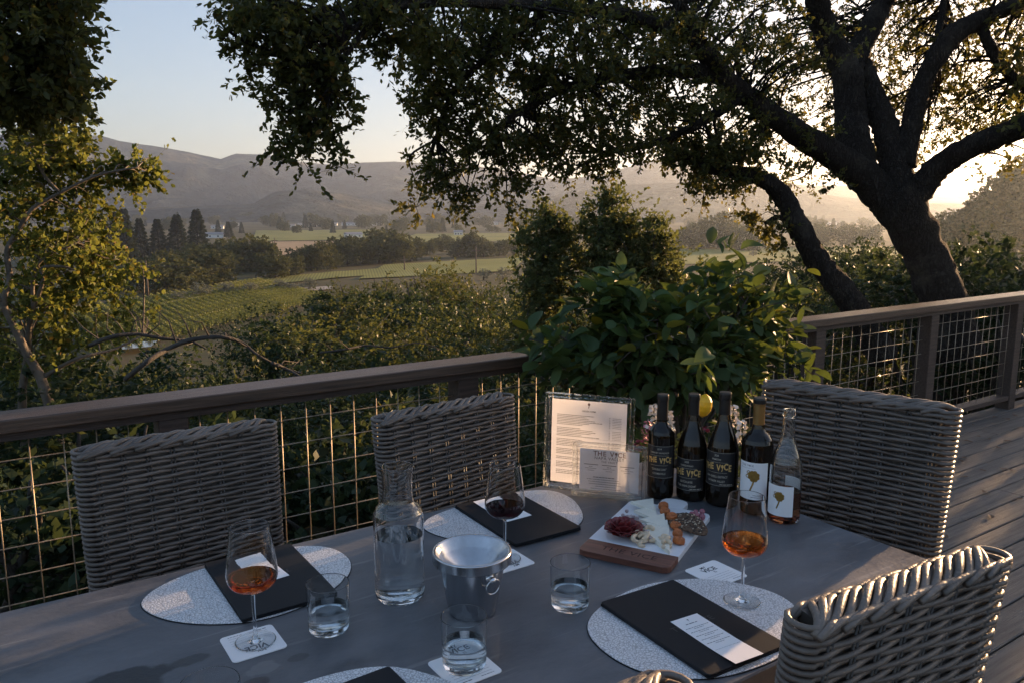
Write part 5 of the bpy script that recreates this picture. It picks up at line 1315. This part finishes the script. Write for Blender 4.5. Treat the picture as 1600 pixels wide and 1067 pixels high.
    for px, py, d, w_, h_ in ((1510, 392, 13, 1.3, 1.2), (1560, 385, 14, 1.4, 1.3), (1610, 372, 13, 1.4, 1.4), (1490, 420, 11, 1.0, .9), (1540, 415, 11, 1.1, 1.0), (1590, 405, 11, 1.2, 1.1), (1660, 372, 13, 1.5, 1.5), (1730, 365, 14, 1.6, 1.6)):
        put_shrub('hillside_shrub', 'olive-green shrub right of the big oak trunk behind the railing', 'shrub', 'shrubs right of the big oak', SV[int(px) % 4], px, py, d, w_, h_, rnd)
slope_shrubs()
# low unseen shrubs added past the deck's far end to shade its boards
def shade_shrubs():
    rnd = random.Random(9)
    for k, (x, y, z, w_, h_) in enumerate(((15.6, 3.9, .85, 1.4, 1.2), (15.8, 2.3, .9, 1.5, 1.2), (15.5, 0.6, .9, 1.5, 1.2), (15.7, -1.2, .9, 1.5, 1.2), (16.2, 5.4, .5, 1.2, 1.0), (17.5, 1.4, 1.0, 1.7, 1.3), (17.5, 3.2, 1.0, 1.6, 1.3), (17.3, -.4, 1.0, 1.7, 1.3), (19, 4.4, 1.0, 1.6, 1.3))):
        t = empty('added_shade_shrub', (x, y, ground_z(x, y))); tag(t, 'added unseen shrub beyond the right edge of the picture, shading the deck', 'shrub', 'added shrubs shading the deck')
        s = (w_ / 1.5, w_ / 1.5, h_ / 1.5); rz = rnd.uniform(0, 6)
        o = inst('crown', SV[k % 4][0], t, (0, 0, z - ground_z(x, y)), (0, 0, rz), s); o['kind'] = 'stuff'
        inst('trunk', SV[k % 4][1], t, (0, 0, z - ground_z(x, y)), (0, 0, rz), s)
shade_shrubs()
def bare_branches():
    lab = ['thick grey bare branch arching over the thicket left of centre', 'grey bare branch lying low just above the left railing', 'short pale bare branch among the dark shrubs at centre left', 'thin pale bare branch at the middle of the dark thicket']
    for k, (pts, w_, d) in enumerate((([(196, 592), (228, 566), (262, 545), (300, 531), (345, 527), (378, 536), (405, 556), (440, 573), (472, 583)], [8, 8, 7, 7, 6, 5, 4, 3, 2], 7.0),
                                   ([(140, 540), (172, 527), (212, 522), (255, 529), (296, 533), (322, 545)], [6, 6, 5, 5, 4, 2], 7.6), ([(425, 567), (447, 576), (470, 588)], [6, 5, 2], 6.4), ([(500, 551), (538, 546), (572, 540), (610, 543), (655, 536), (690, 547)], [3, 3, 3, 2, 2, 1], 6.6))):
        mb = MB(); Q, W_ = limb(mb, pts, w_, [d + .25 * noise.noise((q * 1.7, k, 0)) for q in range(len(pts))], 8); rb = random.Random(k)
        for q in range(3, len(Q) - 2, 3):
            e = Q[q] + Vector((rb.uniform(-.25, .25), rb.uniform(-.25, .25), rb.uniform(-.05, .3))); m_ = Q[q].lerp(e, .5) + Vector((rb.uniform(-.05, .05), 0, rb.uniform(-.05, .05)))
            mb.tube([Q[q], m_, e], [W_[q] * .45, W_[q] * .3, .002], 5)
        o = mb.build('bare_branch', 'bark_grey', None, smooth_=True); tag(o, lab[k], 'branch', 'bare branches in the thicket')
bare_branches()

# ------------------------------------------------------------------ lemon bush and flowers
def lemon_bush():
    c0 = Vector((2.70, 2.58, 0)); rightv = Vector((.99, -.14, 0)); fw = Vector((.14, .99, 0))
    t = empty('lemon_bush', c0); tag(t, 'glossy green lemon bush with one ripe lemon behind the bottles', 'bush')
    rnd = random.Random(17); lm = []
    for v in range(4):
        n = 7; vs = []; fs = []; cur = (-.25, -.55, .1, -.8)[v]; fold = (.18, .3, .12, .4)[v]
        for i in range(n + 1):
            u = i / n; wd = .35 * math.sin(math.pi * min(1, u * .96 + .03)) ** .75 * (1 - .15 * u); z = cur * u * u * .35
            vs += [(u, -wd, z + fold * wd), (u, 0, z), (u, wd, z + fold * wd)]
        for i in range(n):
            a = 3 * i; fs += [(a, a + 3, a + 4, a + 1), (a + 1, a + 4, a + 5, a + 2)]
        lm.append(MB().add(vs, fs).mesh('leaf', 'lemon_leaf'))
    mb = MB(); tips = []
    for k in range(26):
        a = 2 * math.pi * k / 9.5 + rnd.uniform(-.2, .2); el = rnd.uniform(-.15, 1.15); r = 1.0
        e = rightv * (.73 * math.cos(a) * math.cos(el)) + fw * (.22 * math.sin(a) * math.cos(el)) + Vector((0, 0, .90 + .34 * math.sin(el)))
        p0 = Vector((rnd.uniform(-.03, .03), rnd.uniform(-.03, .03), .34)); mid = p0.lerp(e, .5) + Vector((0, 0, .10))
        Q = catmull([tuple(p0), tuple(mid), tuple(e)], 5, False); mb.tube(Q, [lerp(.011, .003, j / 10) for j in range(11)], 6); tips += [q for q in Q[5:]]
        for s in range(5):
            b = Q[5 + s]; e2 = b + (rightv * rnd.uniform(-.20, .20) + fw * rnd.uniform(-.16, .16) + Vector((0, 0, rnd.uniform(-.17, .18)))); Q2 = catmull([tuple(b), tuple(b.lerp(e2, .5) + Vector((0, 0, .02))), tuple(e2)], 3, False)
            mb.tube(Q2, .0025, 5); tips += Q2[2:]
    mb.build('stem', 'bark_grey', t, smooth_=True)
    cnt = 0
    spec = []
    for q in range(2100):
        b = rnd.choice(tips); d = (b - Vector((0, 0, .92))); d = Vector((d.x, d.y, d.z * 1.2)).normalized() * .6 + Vector((rnd.gauss(0, .5), rnd.gauss(0, .5), rnd.gauss(0.05, .45))); d.normalize()
        p = b + Vector((rnd.gauss(0, .045), rnd.gauss(0, .04), rnd.gauss(0, .04)))
        spec.append((p, d, rnd.uniform(.06, .112), rnd.randrange(4), rnd.uniform(-.7, .7)))
    for q in range(7):   # leaves round the fruit stalk
        b = at(1100, 633, 3.02) - c0 + Vector((0, 0, rnd.uniform(.05, .2))); spec.append((b + Vector((rnd.gauss(0, .02), rnd.gauss(0.01, .02), 0)), Vector((rnd.gauss(0, 1), rnd.gauss(0, 1), rnd.gauss(-.1, .5))).normalized(), rnd.uniform(.06, .10), rnd.randrange(4), rnd.uniform(-.7, .7)))
    spec.sort(key=lambda s: (Vector((s[0].x + c0.x, s[0].y + c0.y, 0)).length) - .0 * s[2])
    rest = MB()
    for i, (p, d, L, v, roll) in enumerate(spec):
        M = Matrix.Translation(p) @ d.to_track_quat('X', 'Z').to_matrix().to_4x4() @ Matrix.Rotation(roll, 4, 'X') @ Matrix.Diagonal((L, L * rnd.uniform(.7, 1.2), L * rnd.uniform(.4, 2.2), 1))
        if i < 290:
            o = inst('leaf', lm[v], t); o.matrix_local = M
        else:
            me = lm[v]; rest.add([M @ x.co for x in me.vertices], [tuple(f.vertices) for f in me.polygons])
    o = rest.build('leaf_mass', 'lemon_leaf_mass', t, smooth_=True); o['kind'] = 'stuff'
    # the lemon
    lp = at(1100, 633, 3.02) - c0
    lem = MB().lathe([(0, -.040), (.004, -.0385), (.008, -.036), (.018, -.029), (.0265, -.014), (.0285, .002), (.026, .017), (.018, .029), (.008, .0355), (.003, .0385), (0, .039)], 28, closed=False).build('lemon', 'lemon_skin', t, lp, (0.12, 0.05, 0), smooth_=True); lem.scale = (1.05, 1.05, 1.18)
    MB().tube([tuple(lp + Vector((0, 0, .037))), tuple(lp + Vector((.005, .01, .09))), tuple(lp + Vector((.0, .03, .17)))], .002, 5).build('fruit_stalk', 'far_leaf', t)
    p = empty('planter', (c0.x, c0.y, .002)); tag(p, 'round clay planter holding the lemon bush beside the table', 'planter')
    MB().lathe([(0, 0), (.19, 0), (.20, .01), (.25, .36), (.262, .362), (.265, .40), (.245, .40), (.24, .37), (.22, .35), (0, .34)], 48, closed=False).build('pot', 'terracotta', p, smooth_=False, recalc=True)
    MB().lathe([(0, .352), (.232, .348)], 32, closed=False).build('soil', 'soil', p)
leafmat('lemon_leaf_mass', [(0.0, (0.034, 0.062, 0.028)), (0.5, (0.056, 0.096, 0.036)), (0.95, (0.075, 0.120, 0.036)), (1.0, (0.28, 0.22, 0.02))], (0.22, 0.28, 0.03), 0.30, rough=0.52, spec=0.25)
lemon_bush()
def flowers():
    rnd = random.Random(23); rng = np.random.default_rng(8)
    spots = ((1022, 632, 2.86, 'petal_white', 'cream flower spike left of the first wine bottle'), (1044, 640, 2.80, 'petal_white', 'cream and pink flower spike between first and second bottles'), (1013, 658, 2.9, 'petal_pink', 'pink flower spike beside the small sign'), (1146, 634, 2.74, 'petal_white', 'cream flower spike right of the third bottle'), (1160, 660, 2.66, 'petal_white', 'low cream flower spike beside the gold foil bottle'), (1128, 690, 2.6, 'petal_red', 'dark red flower between third and fourth bottles'), (1098, 668, 2.74, 'petal_red', 'dark red flower below the lemon'), (1000, 690, 2.9, 'petal_red', 'dark red flower above the small sign'))
    for k, (px, py, d, pm, lb) in enumerate(spots):
        top = at(px, py, d); t = empty('flower_plant', (top.x, top.y, .37)); tag(t, lb, 'flower', 'flowers growing around the lemon bush'); h = top.z - .37
        MB().tube([(0, 0, 0), (.01, .0, h * .5), (0, 0, h)], .0022, 5).build('stem', 'far_leaf', t)
        pk = 90 if pm != 'petal_red' else 30; tz = rng.uniform(0, 1, pk); pa = rng.uniform(0, 6.28, pk); pr = (.004 + .014 * tz) * rng.uniform(.5, 1.1, pk)
        pz = h - (.08 * tz if pm != 'petal_red' else .014 * tz); PP = np.stack([pr * np.cos(pa), pr * np.sin(pa), pz], 1); DD = np.stack([np.cos(pa), np.sin(pa), rng.uniform(-.5, .9, pk)], 1)
        inst('blossom', leaf_mesh('blossom', pm, PP, DD, rng.uniform(.009, .018, pk), rng.uniform(.004, .008, pk), True, rng), t)['kind'] = 'stuff'
        m = 420; z = rng.uniform(-.15, max(.06, h - .07), m); a = rng.uniform(0, 6.28, m); r = rng.uniform(0, .075, m) * (1.1 - .5 * (z / max(.1, h)))
        P = np.stack([r * np.cos(a), r * np.sin(a), np.maximum(z, .0)], 1); D = np.stack([np.cos(a), np.sin(a), rng.uniform(-.1, 1.0, m)], 1)
        inst('foliage', leaf_mesh('foliage', 'shrub_leaf', P, D, rng.uniform(.018, .034, m), .0042, False, rng), t)['kind'] = 'stuff'
flowers()

# ================================================================== VALLEY
def tree_unit(kind, seed):
    rng = np.random.default_rng(seed)
    if kind == 'oak':
        ells = [(rng.uniform(-.3, .3), rng.uniform(-.3, .3), rng.uniform(.42, .78), rng.uniform(.22, .36), rng.uniform(.22, .36), rng.uniform(.18, .26), 22) for k in range(7)] + [(0, 0, .30, .52, .52, .30, 80)]
        C, P, D, L = clumps(rng, ells, 16, .075, .075, False, .6, 0); mat = 'far_leaf'; tk = ([(0, 0, -.02), (.01, 0, .2), (0, .01, .5)], [.035, .03, .015])
    elif kind == 'olive':
        C, P, D, L = clumps(rng, [(0, 0, .55, .46, .46, .42, 70)], 16, .08, .07, False, .6, 0); mat = 'olive_leaf'; tk = ([(0, 0, -.02), (.01, 0, .3)], [.05, .03])
    else:
        n = 3600; z = rng.random(n) ** 1.25; a = rng.uniform(0, 6.28, n); tier = .86 + .22 * np.sin(z * 62 + np.sin(a * 3)); r = (.19 * (1 - z) ** .8 + .012) * tier * (.55 + .45 * np.sqrt(rng.random(n))); z = .05 + .95 * z
        P = np.stack([r * np.cos(a), r * np.sin(a), z], 1); D = np.stack([np.cos(a), np.sin(a), rng.uniform(-.6, .05, n)], 1); L = rng.uniform(.03, .06, n); mat = 'conifer_leaf'; tk = ([(0, 0, -.02), (0, 0, .9)], [.022, .004])
    return leaf_mesh('crown', mat, P, D, L, L * .42, False, rng), MB().tube(*tk, 6).mesh('trunk', 'bark')
TU = {k: [tree_unit(k, s * 13 + 5) for s in range(3)] for k in ('oak', 'olive', 'conifer')}
def far_tree(name, kind, px, py_base, py_top, label, group, wide=1.0, rnd=random, d=None, z=None):
    if d is None: p = onz(px, py_base, -21.0); d = math.hypot(p.x, p.y)
    b = bearing(px); x, y = b.x * d, b.y * d; gz = ground_z(x, y) if z is None else z
    h = CAMZ + d * elev_tan(px, py_top) - gz
    if h < .8: h = .8
    t = empty(name, (x, y, gz)); tag(t, label, 'tree', group); v = TU[kind][rnd.randrange(3)]; rz = rnd.uniform(0, 6.28); s = (h * wide, h * wide, h)
    o = inst('crown', v[0], t, (0, 0, 0), (0, 0, rz), s); o['kind'] = 'stuff'; inst('trunk', v[1], t, (0, 0, 0), (0, 0, rz), s)
def valley():
    rnd = random.Random(51)
    for px, b, tp in ((180, 408, 332), (192, 410, 327), (216, 402, 342), (244, 402, 343), (275, 402, 336), (306, 404, 328), (355, 372, 347), (160, 402, 340)):
        far_tree('redwood_tree', 'conifer', px, b, tp, 'tall dark conifer in the row left of the open field', 'tall conifers at left of the valley', rnd.uniform(1.05, 1.6), rnd)
    for px, b, tp, w_ in ((250, 462, 405, 1.1), (290, 455, 398, 1.1), (320, 445, 390, 1.2), (345, 440, 400, 1.1), (375, 425, 368, 1.05), (400, 424, 366, 1.0), (425, 436, 395, 1.1), (270, 440, 392, 1.1), (205, 455, 410, 1.2), (230, 430, 395, 1.2), (330, 420, 375, 1.1), (450, 432, 400, 1.1), (300, 424, 380, 1.1),
                              (470, 424, 388, 1.1), (492, 424, 378, 1.0), (515, 420, 390, 1.0), (540, 416, 370, 1.0), (565, 414, 372, 1.1), (590, 412, 362, 1.1), (615, 411, 364, 1.1), (640, 408, 372, 1.1), (600, 404, 358, 1.1), (665, 400, 375, 1.1), (560, 405, 376, 1.2), (525, 410, 380, 1.1), (455, 420, 398, 1.2)):
        far_tree('valley_oak', 'oak', px, b, tp, 'rounded dark oak in the middle of the valley', 'oaks in the middle of the valley', w_ * 1.12, rnd)
    for px, b, tp, w_ in ((690, 394, 372, 1.4), (735, 402, 360, .9), (755, 402, 368, 1.2), (780, 400, 376, 1.3), (715, 402, 376, 1.3), (805, 398, 374, 1.3), (700, 384, 366, 1.3), (820, 392, 366, 1.2), (1050, 392, 368, 1.3), (1080, 390, 350, 1.1), (1108, 388, 330, 1.2), (1135, 390, 345, 1.2), (1160, 392, 350, 1.2), (1010, 388, 362, 1.3), (1180, 392, 354, 1.2), (1290, 385, 350, 1.2), (1330, 386, 352, 1.2), (1360, 384, 350, 1.2), (1270, 386, 356, 1.3)):
        far_tree('valley_oak', 'oak', px, b, tp, 'hazy rounded tree beyond the fields at centre and right', 'hazy trees beyond the fields', w_, rnd)
    for px, b, tp in ((304, 470, 442), (345, 464, 440), (322, 460, 448), (365, 462, 448), (385, 462, 440), (405, 460, 448), (430, 456, 436), (450, 458, 440), (478, 454, 434), (272, 476, 454), (755, 438, 420), (786, 436, 418), (1040, 420, 404), (1060, 418, 402), (1250, 398, 386), (1300, 396, 384), (1330, 396, 384), (1400, 394, 382), (1430, 394, 382), (1180, 402, 390)):
        far_tree('olive_tree', 'olive', px, b, tp, 'small round grey-green olive tree beside the farm track', 'round olive trees along the track', 1.25, rnd)
    for k in range(120):
        px = rnd.uniform(120, 1480); b = rnd.uniform(352, 366); tp = b - rnd.uniform(9, 24)
        far_tree('far_tree', 'conifer' if rnd.random() < .35 else 'oak', px, b, tp, 'small hazy tree among the houses at the foot of the hills', 'hazy trees at the foot of the hills', 1.2, rnd)
    for k in range(90):
        px = rnd.uniform(100, 1480); b = rnd.uniform(343.5, 351); tp = b - rnd.uniform(7, 16)
        far_tree('far_tree', 'conifer' if rnd.random() < .45 else 'oak', px, b, tp, 'small hazy tree among the houses at the foot of the hills', 'hazy trees at the foot of the hills', 1.3, rnd)
    # wooded slope at the right edge
    for k in range(150):
        px = rnd.uniform(1455, 1700); d = rnd.uniform(215, 400); b = bearing(px); gz = ground_z(b.x * d, b.y * d); h = rnd.uniform(7, 15)
        t = empty('hillside_tree', (b.x * d, b.y * d, gz)); tag(t, 'dark hazy tree on the wooded hillside at the right edge', 'tree', 'trees on the right hillside')
        v = TU['oak' if rnd.random() < .75 else 'conifer'][rnd.randrange(3)]; rz = rnd.uniform(0, 6); s = (h * 1.15, h * 1.15, h)
        o = inst('crown', v[0], t, (0, 0, 0), (0, 0, rz), s); o['kind'] = 'stuff'; inst('trunk', v[1], t, (0, 0, 0), (0, 0, rz), s)
    # houses
    for k, (px, py, w_, rz) in enumerate(((340, 358, 15, .2), (366, 353, 13, .9), (452, 356, 16, .2), (472, 354, 12, .1), (487, 355, 18, .3), (507, 354, 12, .2), (520, 353, 14, .1), (545, 353, 22, .2), (566, 352, 16, .2), (590, 353, 18, .1), (622, 352, 14, .4), (770, 352, 16, .2), (705, 346, 12, .3), (330, 372, 22, .1), (552, 372, 14, .6), (860, 350, 16, .2), (1150, 352, 20, .2), (1235, 350, 18, .2), (1300, 352, 26, .1), (716, 368, 8, .1))):
        p = onz(px, py, -21); d = math.hypot(p.x, p.y); s = w_ * 1.0
        t = empty('house', (p.x, p.y, ground_z(p.x, p.y) - .2), rz - .6); tag(t, 'small pale house far off at the foot of the hills', 'house', 'pale houses far off in the valley')
        MB().box(-s / 2, s / 2, -3.5, 3.5, 0, 3.2).build('wall', 'house_wall', t)
        MB().add([(-s / 2 - .5, -4, 3.1), (s / 2 + .5, -4, 3.1), (s / 2 + .5, 4, 3.1), (-s / 2 - .5, 4, 3.1), (-s / 2 - .5, 0, 5), (s / 2 + .5, 0, 5)], [(0, 1, 5, 4), (2, 3, 4, 5), (1, 2, 5), (3, 0, 4), (3, 2, 1, 0)]).build('roof', 'house_roof', t)
        for q in (-.3, 0, .3): MB().box(q * s - .7, q * s + .7, -3.53, -3.45, 1, 2.2).build('window', 'house_glass', t)
    # utility poles and their wires
    def pole(px, b, tp, lb):
        p = onz(px, b, -21); d = math.hypot(p.x, p.y); gz = ground_z(p.x, p.y); h = CAMZ + d * elev_tan(px, tp) - gz
        t = empty('utility_pole', (p.x, p.y, gz), -.4); tag(t, lb, 'pole', 'utility poles in the valley'); MB().tube([(0, 0, -.2), (0, 0, h)], [.28, .2], 8).build('shaft', 'pole_wood', t, smooth_=True)
        MB().box(-1.5, 1.5, -.1, .1, h - 1.5, h - 1.2).build('crossarm', 'pole_wood', t)
        return Vector((p.x, p.y, gz + h - 1.2))
    A = pole(232, 470, 408, 'wooden utility pole left of the near vineyard'); B = pole(744, 428, 386, 'wooden utility pole beside the green field right of centre'); pole(632, 424, 401, 'short pale utility pole at the edge of the green field'); pole(430, 404, 372, 'wooden utility pole beside the straw field')
    for k in (-1.3, 1.3):
        pts = [A.lerp(B, j / 12) + Vector((k * .9, -k * .4, -3.0 * math.sin(math.pi * j / 12))) for j in range(13)]
        o = MB().tube(pts, .03, 4).build('power_line', 'iron'); tag(o, 'thin power line strung between the utility poles', 'cable', 'power lines across the valley')
    # vineyard rows
    rng = np.random.default_rng(4); n = 2600; Lr = 62.0
    P = np.stack([rng.uniform(0, Lr, n), rng.normal(0, .17, n), rng.uniform(.5, 1.7, n)], 1); D = rng.normal(size=(n, 3)); D[:, 2] += .3
    vr = leaf_mesh('foliage', 'vine_leaf', P, D, rng.uniform(.24, .42, n), .13, False, rng)
    vt = MB()
    for j in range(32): vt.tube([(j * 1.95 + .5, 0, 0), (j * 1.95 + .52, .03, .8)], .05, 4)
    vtm = vt.mesh('vine_trunks', 'bark')
    o0 = onz(172, 520, -21); o1 = onz(478, 458, -21)
    # rows run away to the upper left of the picture; successive rows step to the right
    a = onz(262, 528, -20.4); b = onz(168, 470, -20.4); rd = Vector((b.x - a.x, b.y - a.y, 0)).normalized()
    e0 = onz(150, 556, -20.4); e1 = onz(470, 478, -20.4); st = Vector((e1.x - e0.x, e1.y - e0.y, 0)); step = 2.6; nrow = int(st.length / step); st.normalize()
    for k in range(nrow + 8):
        p = Vector((e0.x, e0.y, 0)) + st * (step * k); t = empty('vine_row', (p.x, p.y, max(-21.0, ground_z(p.x, p.y)) - .05), math.atan2(rd.y, rd.x)); tag(t, 'long straight row of green grapevines in the near vineyard', 'vine row', 'grapevine rows of the near vineyard')
        inst('foliage', vr, t)['kind'] = 'stuff'; inst('vine_trunks', vtm, t)['kind'] = 'stuff'
valley()

# fallen leaves on the deck
def fallen():
    rnd = random.Random(6); me = []
    for s in range(3):
        n = 9; vs = [(0, 0, .004)]; 
        for k in range(n): a = 2 * math.pi * k / n; q = 1 + .25 * math.sin(3 * a + s); vs.append((.022 * q * math.cos(a), .011 * q * math.sin(a), .002 + .006 * abs(math.sin(a + s)) ))
        me.append(MB().add(vs, [(0, 1 + k, 1 + (k + 1) % n) for k in range(n)]).mesh('dry_leaf', 'dry_leaf', False))
    spots = [(1512, 690), (1528, 682), (1545, 686), (1555, 652), (1572, 655), (1588, 650), (1500, 720), (1506, 716), (1560, 700), (1535, 735), (1568, 733), (1583, 735), (1548, 808), (1592, 668), (1520, 664), (1478, 838), (1590, 780), (1540, 770), (1575, 690), (1505, 745)]
    for k, (px, py) in enumerate(spots):
        p = onz(px, py, .002); o = inst('dry_leaf', me[k % 3], None, (p.x, p.y, .0025), (0, 0, rnd.uniform(0, 6)), (rnd.uniform(.7, 1.5),) * 3); tag(o, 'small dry brown leaf fallen on the deck boards', 'leaf', 'dry leaves fallen on the deck')
fallen()

# ================================================================== HAZE
def haze():
    m, nt = newmat('haze'); out = N(nt, 'ShaderNodeOutputMaterial'); v = N(nt, 'ShaderNodeVolumePrincipled')
    v.inputs['Color'].default_value = (0.74, 0.85, 1.0, 1); v.inputs['Density'].default_value = 0.00015; v.inputs['Anisotropy'].default_value = 0.72
    nt.links.new(v.outputs[0], out.inputs['Volume'])
    o = MB().box(-8300, 8300, -8300, 8300, -45, 350).build('haze', 'haze'); tag(o, kind='stuff')
haze()

# ------------------------------------------------------------------ tell look-alikes apart by their place in the row
def ordinal_labels():
    words = ['first', 'second', 'third', 'fourth', 'fifth', 'sixth', 'seventh', 'eighth', 'ninth', 'tenth', 'eleventh', 'twelfth']
    short = {'oaks in the middle of the valley': 'rounded dark oak in the middle of the valley', 'golden shrubs between the oak trunks': 'golden backlit shrub between the two oak trunks', 'shrubs right of the big oak': 'olive-green shrub right of the big oak trunk',
             'sunlit crowns rising above the slope thicket': 'sunlit yellow-green crown rising above the slope thicket', 'tall conifers at left of the valley': 'tall dark conifer in the row at left', 'hazy trees beyond the fields': 'hazy rounded tree beyond the fields', 'round olive trees along the track': 'small round grey-green olive tree by the track',
             'pale houses far off in the valley': 'small pale house at the foot of the hills', 'grapevine rows of the near vineyard': 'row of grapevines in the near vineyard'}
    for g, lb in short.items():
        obs = [o for o in col.objects if o.get('group') == g]
        obs.sort(key=lambda o: math.atan2(o.location.x, o.location.y))
        for i, o in enumerate(obs): o['label'] = lb + ', ' + (words[i] if i < 12 else str(i + 1) + ('st' if (i + 1) % 10 == 1 else 'nd' if (i + 1) % 10 == 2 else 'rd' if (i + 1) % 10 == 3 else 'th')) + ' from the left'
ordinal_labels()
